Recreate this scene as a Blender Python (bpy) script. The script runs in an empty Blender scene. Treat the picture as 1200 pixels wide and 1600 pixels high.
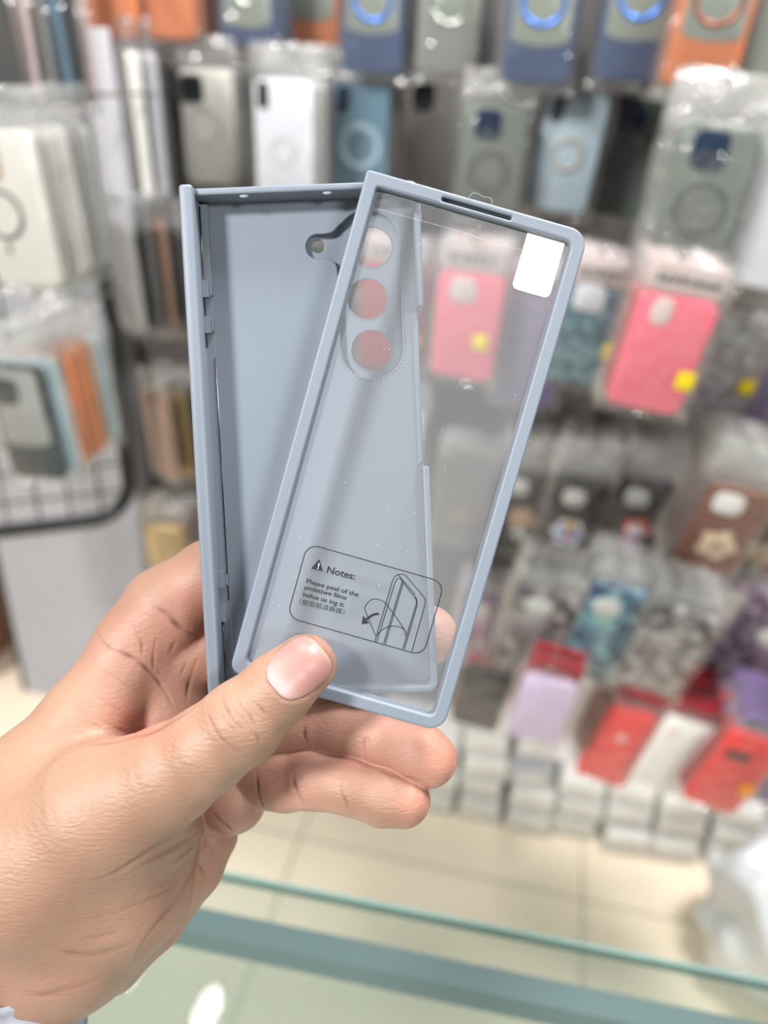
import bpy, bmesh, math, random
import numpy as np
from mathutils import Vector, Matrix, Euler

SC = bpy.context.scene
COL = SC.collection
random.seed(7)

# ------------------------------------------------------------------ camera
F = 1250.0                       # focal length in pixels of the 1200x1600 frame
CAM_H = 1.46
p_, y_, r_ = map(math.radians, (29.0, 10.6, 3.4))
fw = Vector((-math.sin(y_) * math.cos(p_), math.cos(y_) * math.cos(p_), -math.sin(p_)))
rt0 = Vector((math.cos(y_), math.sin(y_), 0)); up0 = rt0.cross(fw)
rt = rt0 * math.cos(r_) + up0 * math.sin(r_)
up = rt.cross(fw)
CAM = Matrix(((rt.x, up.x, -fw.x, 0), (rt.y, up.y, -fw.y, 0), (rt.z, up.z, -fw.z, CAM_H), (0, 0, 0, 1)))
cd = bpy.data.cameras.new('camera'); cam = bpy.data.objects.new('camera', cd); COL.objects.link(cam)
cam.matrix_world = CAM
cd.sensor_fit = 'VERTICAL'; cd.sensor_height = 36; cd.sensor_width = 27
cd.lens = 36 * F / 1600
cd.clip_start = 0.01; cd.clip_end = 60
cd.dof.use_dof = True; cd.dof.focus_distance = 0.2425; cd.dof.aperture_fstop = 5.6
SC.camera = cam

# ------------------------------------------------------------------ light
w = bpy.data.worlds.new('world'); SC.world = w; w.use_nodes = True
nt = w.node_tree; nt.nodes.clear()
wo = nt.nodes.new('ShaderNodeOutputWorld'); wb = nt.nodes.new('ShaderNodeBackground')
wb.inputs[0].default_value = (0.97, 0.98, 1.0, 1); wb.inputs[1].default_value = 0.21
nt.links.new(wb.outputs[0], wo.inputs[0])

def area(name, loc, target, sx, sy, power, col=(1, 1, 1), shape='RECTANGLE'):
    l = bpy.data.lights.new(name, 'AREA'); l.shape = shape; l.size = sx; l.size_y = sy; l.energy = power; l.color = col
    o = bpy.data.objects.new(name, l); COL.objects.link(o)
    o.location = loc
    o.rotation_euler = (Vector(target) - Vector(loc)).to_track_quat('-Z', 'Y').to_euler()
    return o
area('ceiling_or_fill_light', (-2.6, -3.0, 4.2), (0, .3, 1.3), .7, .7, 600, (1, .99, .97))
area('ceiling_or_fill_light', (3.4, -3.6, 4.4), (.2, 1, 1.0), 1.4, .8, 270, (1, .99, .98))  # added fill lamp behind the camera, brightens the wall of cases
area('ceiling_or_fill_light', (0.6, 0.78, 3.1), (0.45, 1.2, .2), .6, .6, 130, (1, .99, .97))  # added lamp to brighten the case wall and floor
area('ceiling_or_fill_light', (-.5, 0.6, 3.1), (-.4, 1.3, .6), .6, .6, 30, (1, .99, .97))  # second added lamp, lifts the left part of the case wall
area('ceiling_downlight', (-0.65, 1.19, 2.81), (-0.65, 1.19, 0), .065, .15, 3, (1, 1, 1), 'ELLIPSE')
area('ceiling_or_fill_light', (-1.0, 1.31, 2.81), (-1.0, 1.31, 0), .22, .22, 6, (1, 1, 1))

SC.view_settings.view_transform = 'Standard'; SC.view_settings.look = 'None'
SC.view_settings.gamma = 1; SC.view_settings.use_curve_mapping = False
SC.view_settings.exposure = -0.55
SC.cycles.max_bounces = 16; SC.cycles.transparent_max_bounces = 48
SC.cycles.caustics_reflective = False; SC.cycles.caustics_refractive = False
SC.cycles.sample_clamp_indirect = 6; SC.cycles.sample_clamp_direct = 60

# ------------------------------------------------------------------ helpers
def lin(c):
    return tuple((v / 255 / 12.92) if v / 255 <= .04045 else ((v / 255 + .055) / 1.055) ** 2.4 for v in c) + (1,)

def ray(px, py):                       # direction with unit depth along the view axis
    return rt * ((px - 600) / F) - up * ((py - 800) / F) + fw
def at_depth(px, py, t): return Vector((0, 0, CAM_H)) + ray(px, py) * t
def at_y(px, py, Y): d = ray(px, py); return Vector((0, 0, CAM_H)) + d * (Y / d.y)
def at_z(px, py, z): d = ray(px, py); return Vector((0, 0, CAM_H)) + d * ((z - CAM_H) / d.z)

MATS = {}
def mat(name, col, rough=.5, metal=0., spec=.5, bump=0., bscale=200., var=0., coat=0., emis=0., trans=0.):
    if name in MATS: return MATS[name]
    m = bpy.data.materials.new(name); m.use_nodes = True; MATS[name] = m
    n = m.node_tree.nodes; L = m.node_tree.links; b = n['Principled BSDF']
    c = lin(col); b.inputs['Base Color'].default_value = c
    b.inputs['Roughness'].default_value = rough; b.inputs['Metallic'].default_value = metal
    b.inputs['Specular IOR Level'].default_value = spec; b.inputs['Coat Weight'].default_value = coat
    if trans: b.inputs['Transmission Weight'].default_value = trans
    if emis:
        b.inputs['Emission Color'].default_value = c; b.inputs['Emission Strength'].default_value = emis
    tc = n.new('ShaderNodeTexCoord')
    if bump:
        nz = n.new('ShaderNodeTexNoise'); nz.inputs['Scale'].default_value = bscale; nz.inputs['Detail'].default_value = 3
        L.new(tc.outputs['Object'], nz.inputs['Vector'])
        bp = n.new('ShaderNodeBump'); bp.inputs['Strength'].default_value = bump; bp.inputs['Distance'].default_value = .0006
        L.new(nz.outputs['Fac'], bp.inputs['Height']); L.new(bp.outputs[0], b.inputs['Normal'])
    if var:
        nz = n.new('ShaderNodeTexNoise'); nz.inputs['Scale'].default_value = 22; nz.inputs['Detail'].default_value = 4
        L.new(tc.outputs['Object'], nz.inputs['Vector'])
        mx = n.new('ShaderNodeMix'); mx.data_type = 'RGBA'
        mx.inputs[6].default_value = tuple(v * (1 - var) for v in c[:3]) + (1,)
        mx.inputs[7].default_value = tuple(min(1, v * (1 + var)) for v in c[:3]) + (1,)
        L.new(nz.outputs['Fac'], mx.inputs[0]); L.new(mx.outputs[2], b.inputs['Base Color'])
    return m

def clear_mat(name, tint=(1, 1, 1), gloss=.25, rough=.12, haze=.06, bump=0., bscale=60., hazecol=(.9, .9, .9), trl=0., tophaze=0.):
    """thin clear plastic: mostly straight through, a glossy film on it, a little milky haze"""
    if name in MATS: return MATS[name]
    m = bpy.data.materials.new(name); m.use_nodes = True; MATS[name] = m
    n = m.node_tree.nodes; L = m.node_tree.links; n.clear()
    out = n.new('ShaderNodeOutputMaterial')
    tr = n.new('ShaderNodeBsdfTransparent'); tr.inputs[0].default_value = tuple(tint) + (1,)
    gl = n.new('ShaderNodeBsdfGlossy'); gl.inputs['Roughness'].default_value = rough
    df = n.new('ShaderNodeBsdfDiffuse'); df.inputs[0].default_value = tuple(hazecol) + (1,)
    hz = df
    if trl:
        ts = n.new('ShaderNodeBsdfTranslucent'); ts.inputs[0].default_value = tuple(hazecol) + (1,)
        hz = n.new('ShaderNodeMixShader'); hz.inputs[0].default_value = trl
        L.new(df.outputs[0], hz.inputs[1]); L.new(ts.outputs[0], hz.inputs[2])
    m1 = n.new('ShaderNodeMixShader'); m1.inputs[0].default_value = haze
    L.new(tr.outputs[0], m1.inputs[1]); L.new(hz.outputs[0], m1.inputs[2])
    if tophaze:                            # the empty top of a bag is crumpled into several layers
        tz = n.new('ShaderNodeTexCoord'); sz = n.new('ShaderNodeSeparateXYZ'); mr = n.new('ShaderNodeMapRange')
        L.new(tz.outputs['Object'], sz.inputs[0]); L.new(sz.outputs[2], mr.inputs['Value'])
        mr.inputs['From Min'].default_value = .062; mr.inputs['From Max'].default_value = .092
        mr.inputs['To Min'].default_value = haze; mr.inputs['To Max'].default_value = tophaze
        L.new(mr.outputs[0], m1.inputs[0])
    fr = n.new('ShaderNodeFresnel')
    ge = n.new('ShaderNodeNewGeometry'); io = n.new('ShaderNodeMapRange')      # same reflectance from both sides of the thin sheet
    io.inputs['To Min'].default_value = 1.45; io.inputs['To Max'].default_value = 1 / 1.45
    L.new(ge.outputs['Backfacing'], io.inputs['Value']); L.new(io.outputs[0], fr.inputs['IOR'])
    mu = n.new('ShaderNodeMath'); mu.operation = 'MULTIPLY_ADD'; mu.inputs[1].default_value = 1.0; mu.inputs[2].default_value = gloss
    mu.use_clamp = True
    L.new(fr.outputs[0], mu.inputs[0])
    m2 = n.new('ShaderNodeMixShader'); L.new(mu.outputs[0], m2.inputs[0])
    L.new(m1.outputs[0], m2.inputs[1]); L.new(gl.outputs[0], m2.inputs[2])
    if bump:
        tc = n.new('ShaderNodeTexCoord'); nz = n.new('ShaderNodeTexNoise')
        nz.inputs['Scale'].default_value = bscale; nz.inputs['Detail'].default_value = 2
        L.new(tc.outputs['Object'], nz.inputs['Vector'])
        bp = n.new('ShaderNodeBump'); bp.inputs['Strength'].default_value = bump; bp.inputs['Distance'].default_value = .004
        L.new(nz.outputs['Fac'], bp.inputs['Height']); L.new(bp.outputs[0], gl.inputs['Normal'])
    L.new(m2.outputs[0], out.inputs[0])
    return m

def glitter_mat(name, c1, c2, c3, scale=60., rough=.3, metal=.5, pat='VORONOI'):
    if name in MATS: return MATS[name]
    m = bpy.data.materials.new(name); m.use_nodes = True; MATS[name] = m
    n = m.node_tree.nodes; L = m.node_tree.links; b = n['Principled BSDF']
    tc = n.new('ShaderNodeTexCoord'); mp = n.new('ShaderNodeMapping')
    mp.inputs['Rotation'].default_value = (0, .785, 0) if pat == 'SCALES' else (0, 0, 0)
    vo = n.new('ShaderNodeTexVoronoi'); vo.inputs['Scale'].default_value = scale
    if pat == 'SCALES': vo.inputs['Randomness'].default_value = .12
    L.new(tc.outputs['Object'], mp.inputs[0]); L.new(mp.outputs[0], vo.inputs['Vector'])
    rp = n.new('ShaderNodeValToRGB'); e = rp.color_ramp.elements
    e[0].position = .15; e[0].color = lin(c1); e[1].position = .85; e[1].color = lin(c3)
    k = e.new(.5); k.color = lin(c2)
    sp = n.new('ShaderNodeSeparateColor'); L.new(vo.outputs['Color'], sp.inputs[0]); L.new(sp.outputs[0], rp.inputs[0])
    mx = n.new('ShaderNodeMix'); mx.data_type = 'RGBA'; mx.blend_type = 'MULTIPLY'; mx.inputs[0].default_value = .7
    r2 = n.new('ShaderNodeValToRGB'); r2.color_ramp.elements[0].position = .0; r2.color_ramp.elements[0].color = (1, 1, 1, 1)
    r2.color_ramp.elements[1].position = .75; r2.color_ramp.elements[1].color = (.25, .25, .25, 1)
    L.new(vo.outputs['Distance'], r2.inputs[0])
    L.new(rp.outputs[0], mx.inputs[6]); L.new(r2.outputs[0], mx.inputs[7]); L.new(mx.outputs[2], b.inputs['Base Color'])
    b.inputs['Metallic'].default_value = metal; b.inputs['Roughness'].default_value = rough
    bp = n.new('ShaderNodeBump'); bp.inputs['Strength'].default_value = .6; bp.inputs['Distance'].default_value = .002
    L.new(vo.outputs['Distance'], bp.inputs['Height']); L.new(bp.outputs[0], b.inputs['Normal'])
    return m

def link(name, me, m=None, parent=None, smooth=True):
    o = bpy.data.objects.new(name, me); COL.objects.link(o)
    if m is not None:
        me.materials.clear(); me.materials.append(m)
    if parent is not None: o.parent = parent
    if smooth:
        me.polygons.foreach_set('use_smooth', [True] * len(me.polygons))
    return o
def pymesh(name, v, f):
    me = bpy.data.meshes.new(name); me.from_pydata([tuple(p) for p in v], [], f); me.update(); return me
def empty(name, loc=(0, 0, 0), rot=(0, 0, 0)):
    o = bpy.data.objects.new(name, None); COL.objects.link(o); o.location = loc; o.rotation_euler = rot
    o.empty_display_size = .03
    return o
def tag(o, label=None, cat=None, group=None, kind=None):
    if label: o['label'] = label
    if cat: o['category'] = cat
    if group: o['group'] = group
    if kind: o['kind'] = kind
    return o

class MB:
    def __init__(s): s.v = []; s.f = []
    def add(s, v, f):
        k = len(s.v); s.v += [tuple(p) for p in v]; s.f += [tuple(i + k for i in q) for q in f]
    def box(s, c, d, rz=0.):
        cx, cy, cz = c; x, y, z = (q / 2 for q in d); co, si = math.cos(rz), math.sin(rz)
        v = []
        for a in (-x, x):
            for b in (-y, y):
                for e in (-z, z): v.append((cx + a * co - b * si, cy + a * si + b * co, cz + e))
        s.add(v, [(0, 1, 3, 2), (4, 6, 7, 5), (0, 4, 5, 1), (2, 3, 7, 6), (0, 2, 6, 4), (1, 5, 7, 3)])
    def tube(s, pts, r, n=10, closed=False, taper=None):
        pts = [Vector(p) for p in pts]; N = len(pts); rings = []
        for i, p in enumerate(pts):
            a = pts[(i - 1) % N] if (closed or i > 0) else p; b = pts[(i + 1) % N] if (closed or i < N - 1) else p
            t = (b - a).normalized(); u = t.orthogonal().normalized() if i == 0 else (u - t * u.dot(t)).normalized()
            w_ = t.cross(u); rr = r if taper is None else taper[i]
            rings.append([p + (u * math.cos(2 * math.pi * j / n) + w_ * math.sin(2 * math.pi * j / n)) * rr for j in range(n)])
        v = [q for g in rings for q in g]; f = []
        for i in range(N if closed else N - 1):
            for j in range(n):
                a = i * n + j; b = i * n + (j + 1) % n; c = ((i + 1) % N) * n + (j + 1) % n; d = ((i + 1) % N) * n + j
                f.append((a, b, c, d))
        if not closed: f += [tuple(range(n))[::-1], tuple(range((N - 1) * n, N * n))]
        s.add(v, f)
    def build(s, name, m, parent=None, smooth=False):
        return link(name, pymesh(name, s.v, s.f), m, parent, smooth)

def rrect(w, h, r, n=8, cx=0, cy=0, rs=None):
    """rounded rectangle outline, counter-clockwise from the right-bottom corner; rs = radii (br, tr, tl, bl)"""
    rs = rs or (r,) * 4; out = []
    for k, (sx, sy, a0) in enumerate(((1, -1, -90), (1, 1, 0), (-1, 1, 90), (-1, -1, 180))):
        q = min(rs[k], w / 2 - 1e-6, h / 2 - 1e-6)
        for i in range(n + 1):
            a = math.radians(a0 + 90 * i / n)
            out.append((cx + sx * (w / 2 - q) + q * math.cos(a), cy + sy * (h / 2 - q) + q * math.sin(a)))
    return out
def circ(cx, cy, r, n=40): return [(cx + r * math.cos(2 * math.pi * i / n), cy + r * math.sin(2 * math.pi * i / n)) for i in range(n)]

def curve_plate(name, loops, z0, z1, bev, m, parent, res=3):
    """2D outlines (first outer, others holes) filled between z0 and z1 with rounded edges -> mesh"""
    cu = bpy.data.curves.new(name, 'CURVE'); cu.dimensions = '2D'; cu.fill_mode = 'BOTH'
    cu.extrude = max(0, (z1 - z0) / 2 - bev); cu.bevel_depth = bev; cu.bevel_resolution = res; cu.offset = -bev
    for lp in loops:
        sp = cu.splines.new('POLY'); sp.points.add(len(lp) - 1)
        for i, (x, y) in enumerate(lp): sp.points[i].co = (x, y, 0, 1)
        sp.use_cyclic_u = True
    o = bpy.data.objects.new(name, cu); COL.objects.link(o)
    me = bpy.data.meshes.new_from_object(o.evaluated_get(bpy.context.evaluated_depsgraph_get()))
    bpy.data.objects.remove(o); bpy.data.curves.remove(cu)
    me.transform(Matrix.Translation((0, 0, (z0 + z1) / 2)))
    me.name = name
    ob = link(name, me, m, parent)
    try: me.set_sharp_from_angle(angle=math.radians(50))
    except Exception: pass
    return ob

def slab_mesh(name, outline, z0, z1, bev, steps=3):
    """solid from one convex-ish outline with rounded top and bottom edges"""
    N = len(outline); cx = sum(p[0] for p in outline) / N; cy = sum(p[1] for p in outline) / N
    c = np.array(outline); nx = np.roll(c, -1, 0) - np.roll(c, 1, 0); nrm = np.stack([nx[:, 1], -nx[:, 0]], 1)
    nrm /= (np.linalg.norm(nrm, axis=1, keepdims=True) + 1e-12)
    rings = []
    for i in range(steps + 1):
        a = math.pi / 2 * i / steps
        rings.append((bev * (1 - math.sin(a)), z0 + bev * (1 - math.cos(a))))
    for i in range(steps + 1):
        a = math.pi / 2 * i / steps
        rings.append((bev * (1 - math.cos(a)), z1 - bev * (1 - math.sin(a))))
    v = []; f = []
    for ins, z in rings:
        q = c - nrm * ins
        v += [(x, y, z) for x, y in q]
    for k in range(len(rings) - 1):
        for j in range(N):
            a = k * N + j; b = k * N + (j + 1) % N
            f.append((a, b, b + N, a + N))
    f.append(tuple(range(N))[::-1]); f.append(tuple(range((len(rings) - 1) * N, len(rings) * N)))
    return pymesh(name, v, f)

def ribbon(pts, wd, closed=False, z=0.):
    pts = [Vector((p[0], p[1])) for p in pts]; N = len(pts); v = []; f = []
    for i, p in enumerate(pts):
        a = pts[(i - 1) % N] if (closed or i > 0) else p; b = pts[(i + 1) % N] if (closed or i < N - 1) else p
        t = (b - a).normalized(); n = Vector((-t.y, t.x)) * wd / 2
        v += [(p.x + n.x, p.y + n.y, z), (p.x - n.x, p.y - n.y, z)]
    for i in range(N if closed else N - 1):
        a = 2 * i; b = 2 * ((i + 1) % N); f.append((a, a + 1, b + 1, b))
    return v, f
def catmull(P, n=8, closed=False):
    P = [np.array(p, float) for p in P]; N = len(P); out = []
    for i in range(N if closed else N - 1):
        p0 = P[(i - 1) % N] if (closed or i > 0) else P[0]; p1 = P[i]; p2 = P[(i + 1) % N]; p3 = P[(i + 2) % N] if (closed or i < N - 2) else P[-1]
        for k in range(n):
            t = k / n
            out.append(tuple(.5 * ((2 * p1) + (p2 - p0) * t + (2 * p0 - 5 * p1 + 4 * p2 - p3) * t * t + (3 * p1 - p0 - 3 * p2 + p3) * t ** 3)))
    if not closed: out.append(tuple(P[-1]))
    return out

# ================================================================== SETTING
WALL_Y = 1.43
m_floor = bpy.data.materials.new('beige_tile'); m_floor.use_nodes = True
n = m_floor.node_tree.nodes; L = m_floor.node_tree.links; b = n['Principled BSDF']
tc = n.new('ShaderNodeTexCoord'); mp = n.new('ShaderNodeMapping'); br = n.new('ShaderNodeTexBrick')
br.offset = 0; br.inputs['Scale'].default_value = 1; br.inputs['Brick Width'].default_value = .6; br.inputs['Row Height'].default_value = .6
br.inputs['Mortar Size'].default_value = .0022; br.inputs['Color1'].default_value = lin((246, 228, 206)); br.inputs['Color2'].default_value = lin((242, 224, 202))
br.inputs['Mortar'].default_value = lin((150, 138, 118)); br.inputs['Mortar Smooth'].default_value = .2
mp.inputs['Location'].default_value = (.6 - .249, .6 - .52, 0)
L.new(tc.outputs['Object'], mp.inputs[0]); L.new(mp.outputs[0], br.inputs['Vector'])
nz = n.new('ShaderNodeTexNoise'); nz.inputs['Scale'].default_value = 5; nz.inputs['Detail'].default_value = 5
L.new(tc.outputs['Object'], nz.inputs['Vector'])
mx = n.new('ShaderNodeMix'); mx.data_type = 'RGBA'; mx.blend_type = 'MULTIPLY'; mx.inputs[0].default_value = .15
cr = n.new('ShaderNodeValToRGB'); cr.color_ramp.elements[0].color = (.75, .75, .75, 1)
L.new(nz.outputs[0], cr.inputs[0]); L.new(br.outputs[0], mx.inputs[6]); L.new(cr.outputs[0], mx.inputs[7]); L.new(mx.outputs[2], b.inputs['Base Color'])
b.inputs['Roughness'].default_value = .28

f_ = MB(); f_.box((0, 0.2, -.05), (6, 5, .1)); tag(f_.build('floor', m_floor), kind='structure')
m_wall = mat('dark_backboard', (74, 70, 68), .7, var=.15, bump=.3)
f_ = MB(); f_.box((0.86, WALL_Y + .05, 1.3), (3.3, .1, 2.6)); tag(f_.build('wall_back', m_wall), kind='structure')
m_panel = mat('grey_painted_panel', (156, 157, 162), .5, var=.05)
f_ = MB(); f_.box((-.98, WALL_Y + .02, 1.3), (.37, .16, 2.6)); tag(f_.build('wall_pillar', m_panel), kind='structure')
m_left = mat('light_side_wall', (188, 188, 184), .6, var=.08)
f_ = MB(); f_.box((-2.1, WALL_Y + .45, 1.3), (2.6, .1, 2.6)); tag(f_.build('wall_left', m_left), kind='structure')
m_black = mat('black_metal', (18, 18, 20), .4)
f_ = MB(); f_.box((-1.172, WALL_Y - .045, 1.3), (.014, .03, 2.6)); tag(f_.build('trim_1', mat('dark_edge_strip', (46, 50, 48), .5)), kind='structure')
f_ = MB(); f_.box((0.86, WALL_Y - .012, .05), (3.26, .02, .1)); tag(f_.build('baseboard_back', mat('grey_baseboard', (120, 116, 110), .5)), kind='structure')

# ================================================================== FOREGROUND: two halves of a phone cover
def frame_at(pos, rv):
    v = Vector(rv); R = Matrix.Rotation(v.length, 4, v.normalized()) if v.length > 1e-9 else Matrix.Identity(4)
    return CAM @ Matrix.Translation(Vector(pos) * .001) @ R @ Matrix.Diagonal((.001, .001, .001, 1))
MA = frame_at((6.44, 16.52, -238.7), (.0627, -.0079, -.2764))
MBk = frame_at((-22.2, 19.9, -247.4), (.0695, .012, .042))
def local(M, px, py, z=0.):             # where the sight line of a pixel meets the local plane z (mm)
    I = M.inverted(); o = I @ Vector((0, 0, CAM_H)); d = (I @ (Vector((0, 0, CAM_H)) + ray(px, py))) - o
    k = (z - o.z) / d.z; q = o + d * k
    return (q.x, q.y)
PLA = (117, 126, 138)
m_case = mat('blue_grey_matte_plastic', PLA, .42, bump=.12, bscale=2500)
m_case_in = mat('blue_grey_inner_plastic', (119, 128, 140), .38)
m_seam = mat('dark_seam', (70, 78, 90), .5)

# ---- back half: tray seen from inside
TB = empty('back_cover'); TB.matrix_world = MBk
tag(TB, 'blue-grey back half of a folding phone cover, open side up, lower left in the hand', 'phone case')
W2, H2 = 72.5 / 2, 159 / 2
lens = [local(MBk, *q, -11) for q in ((580, 386), (574, 467), (580, 547))]
flash = local(MBk, 497, 385, -11)
pill_cx = local(MBk, 578, 460, -8.5)[0]
ptop = local(MBk, 575, 328, -8.5)[1]; pbot = local(MBk, 580, 592, -8.5)[1]; pr = 9.9
fl = local(MBk, 497, 385, -8.5)
pill = []
for i in range(25):                     # lower arc, from the right to the left, then the left side with the flash tab
    a = -math.pi * i / 24; pill.append((pill_cx + pr * math.cos(a), pbot + pr + pr * math.sin(a)))
pill = pill[::1]
lx = pill_cx - pr
tabp = [(lx, fl[1] - 9), (lx - .1, fl[1] - 6.3), (lx - 1.3, fl[1] - 4.2)]
for i in range(13):
    a = math.radians(-75 - 210 * i / 12); tabp.append((fl[0] + 3.9 * math.cos(a), fl[1] + 3.9 * math.sin(a)))
tabp += [(lx - 2.2, fl[1] + 3.9), (lx - .6, fl[1] + 4.6), (lx + .7, fl[1] + 5.9)]
top = []
for i in range(20):
    a = math.radians(138 - 138 * i / 19); top.append((pill_cx + pr * math.cos(a), ptop - pr + pr * math.sin(a)))
pill = pill + tabp + top
ipl = rrect(2 * W2 - 3, 2 * H2 - 2, 4)
curve_plate('back_plate', [ipl, pill], -11, -8.5, .35, m_case_in, TB)
holes = [circ(x, y, 6.45) for x, y in lens] + [circ(flash[0], flash[1], 2.05)]
curve_plate('camera_recess', [rrect(37, 60, 5, cx=pill_cx - 6.5, cy=(ptop + pbot) / 2)] + holes, -12.3, -11.02, .2, m_case_in, TB)
# lip around each lens hole
f_ = MB()
for x, y in lens:
    f_.tube([(x + 6.55 * math.cos(2 * math.pi * k / 40), y + 6.55 * math.sin(2 * math.pi * k / 40), -11.0) for k in range(40)], .22, 6, True)
f_.build('lens_ring', m_case_in, TB, True)
# low rim: top, bottom and the right side with a cut-out for the buttons
yn0 = local(MBk, 660, 478, 0)[1]; yn1 = local(MBk, 668, 728, 0)[1]
R_ = 3.2; wl = 2.1
def rim_poly(y_from, y_to, top):
    s = 1 if top else -1; P = []
    P.append((-W2 + 3, s * H2)); 
    for i in range(9):
        a = math.radians(90 - 90 * i / 8); P.append((W2 - R_ + R_ * math.cos(a), s * (H2 - R_ + R_ * math.sin(a))))
    P.append((W2, y_to + s * .6)); P.append((W2 - .6, y_to)); P.append((W2 - wl, y_to))
    ri = 1.4
    for i in range(7):
        a = math.radians(0 + 90 * i / 6); P.append((W2 - wl - ri + ri * math.cos(a), s * (H2 - wl - ri + ri * math.sin(a))))
    P.append((-W2 + 3, s * (H2 - wl)))
    return P if not top else P[::-1]
curve_plate('rim', [rim_poly(0, yn0, True)], -10.5, 0, .7, m_case, TB)
curve_plate('rim', [rim_poly(0, yn1, False)], -10.5, -3.2, .7, m_case, TB)
curve_plate('side_lip', [[(W2 - 3.4, yn1), (W2 - 1.8, yn1 + 1.2), (W2 - 1.8, yn0 - 1.2), (W2 - 3.4, yn0)][::1]], -10.8, -8.0, .3, m_case, TB)
# tall hinge wall on the left
hw = slab_mesh('hinge_wall', rrect(4.3, 2 * H2 + 1.5, 1.2, 5, cx=-W2 + 2.15), -11.5, 2.2, 1.1)
link('hinge_wall', hw, m_case, TB); hw.set_sharp_from_angle(angle=math.radians(55))
f_ = MB(); f_.box((-W2 + 5.6, 0, -8.6), (2.6, 2 * H2 - 6, 5.2)); led = f_.build('hinge_ledge', m_case, TB)
f_ = MB()
f_.tube([(-W2 + 4.75, H2 - 4, -4.6), (-W2 + 4.75, H2 - 47, -4.6)], .28, 8); f_.tube([(-W2 + 4.75, -H2 + 26, -4.6), (-W2 + 4.75, -H2 + 3, -4.6)], .28, 8)
f_.tube([(-W2 + 6.9, H2 - 50, -5.7), (-W2 + 6.9, -H2 + 32, -5.7)], .22, 8)
f_.build('hinge_wire', mat('dark_steel_wire', (96, 92, 88), .3, metal=.9), TB, True)
for px, py in ((318, 452), (320, 508), (344, 905), (348, 958)):
    q = local(MBk, px, py, -5)
    f_ = MB(); f_.box((-W2 + 5.3, q[1], -5.2), (1.9, 5.2, 2.6)); f_.box((-W2 + 6.7, q[1] - .3, -5.6), (1.3, 3.4, 1.6))
    c_ = f_.build('hinge_clip', m_case, TB)
    v, f = ribbon([(-W2 + 6.3, q[1] - 1.8), (-W2 + 7.4, q[1] - 1.8), (-W2 + 7.4, q[1] + 1.6), (-W2 + 6.3, q[1] + 1.6)], .22, True, -4.78)
    link('clip_slot', pymesh('clip_slot', v, f), m_seam, c_)
# small nubs below the top rim
for px, py in ((381, 309), (511, 302)):
    q = local(MBk, px, py, -1.2); me = bpy.data.meshes.new('rim_nub'); bm = bmesh.new()
    bmesh.ops.create_uvsphere(bm, u_segments=16, v_segments=10, radius=1.0); bm.to_mesh(me); bm.free()
    o = link('rim_nub', me, mat('pale_nub', (170, 178, 190), .35), TB); o.location = (q[0], H2 - wl - .1, -1.6); o.scale = (1.5, .75, .7)
# raised bead and dotted stitch line along right and bottom inside
def dotted(pts, step=1.0, dash=.62, wd=.4, z=0.):
    V = []; Fs = []; seg = []
    for a, b2 in zip(pts[:-1], pts[1:]):
        a = Vector(a); b2 = Vector(b2); l = (b2 - a).length; d = (b2 - a) / l; s = 0.
        while s < l - dash:
            v, f = ribbon([a + d * s, a + d * (s + dash)], wd, False, z); k = len(V); V += v; Fs += [tuple(i + k for i in q) for q in f]; s += step
    return V, Fs
stp = [local(MBk, *q, -8.4) for q in ((654, 590), (660, 740), (666, 900), (671, 1040))]
stp2 = [local(MBk, *q, -8.4) for q in ((671, 1062), (560, 1071), (500, 1076))]
cor = [local(MBk, *q, -8.4) for q in ((671, 1040), (672, 1056), (665, 1065), (655, 1068))]
v, f = dotted(stp + [cor[1], cor[2]] + stp2[1:], z=-8.42)
link('stitch_line', pymesh('stitch_line', v, f), m_seam, TB)
pl2 = [(x, y) for x, y in [(pill_cx + (pr + .55) * math.cos(-math.pi * i / 24), pbot + pr + (pr + .55) * math.sin(-math.pi * i / 24)) for i in range(25)]]
pl2 = [(pill_cx + pr + .55, pbot + pr + 30)] + pl2
v, f = dotted(pl2, .9, .6, .36, -8.42); link('camera_stitch', pymesh('camera_stitch', v, f), m_seam, TB)

# ---- front half: bezel with the clear film
TA = empty('front_frame'); TA.matrix_world = MA
tag(TA, 'blue-grey front bezel frame with clear film and printed notes, under the thumb', 'phone case')
W1, H1 = 67.6 / 2, 155 / 2; BW = 4.1
outer = rrect(2 * W1, 2 * H1, 4, 10, rs=(5.5, 5.5, 1.2, 3.6))
inner = rrect(2 * W1 - 2 * BW, 2 * H1 - 2 * BW, 1.6, 8, rs=(1.8, 2.2, .9, 2.2))
s0 = local(MA, 692, 306, 0); s1 = local(MA, 799, 341, 0); sx = (s0[0] + s1[0]) / 2; slen = s1[0] - s0[0]
slot = rrect(abs(slen), 1.15, .5, 4, cx=sx, cy=H1 - 2.35)
curve_plate('bezel', [outer, inner, slot], -2.6, 0.6, .75, m_case, TA, 4)
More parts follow.
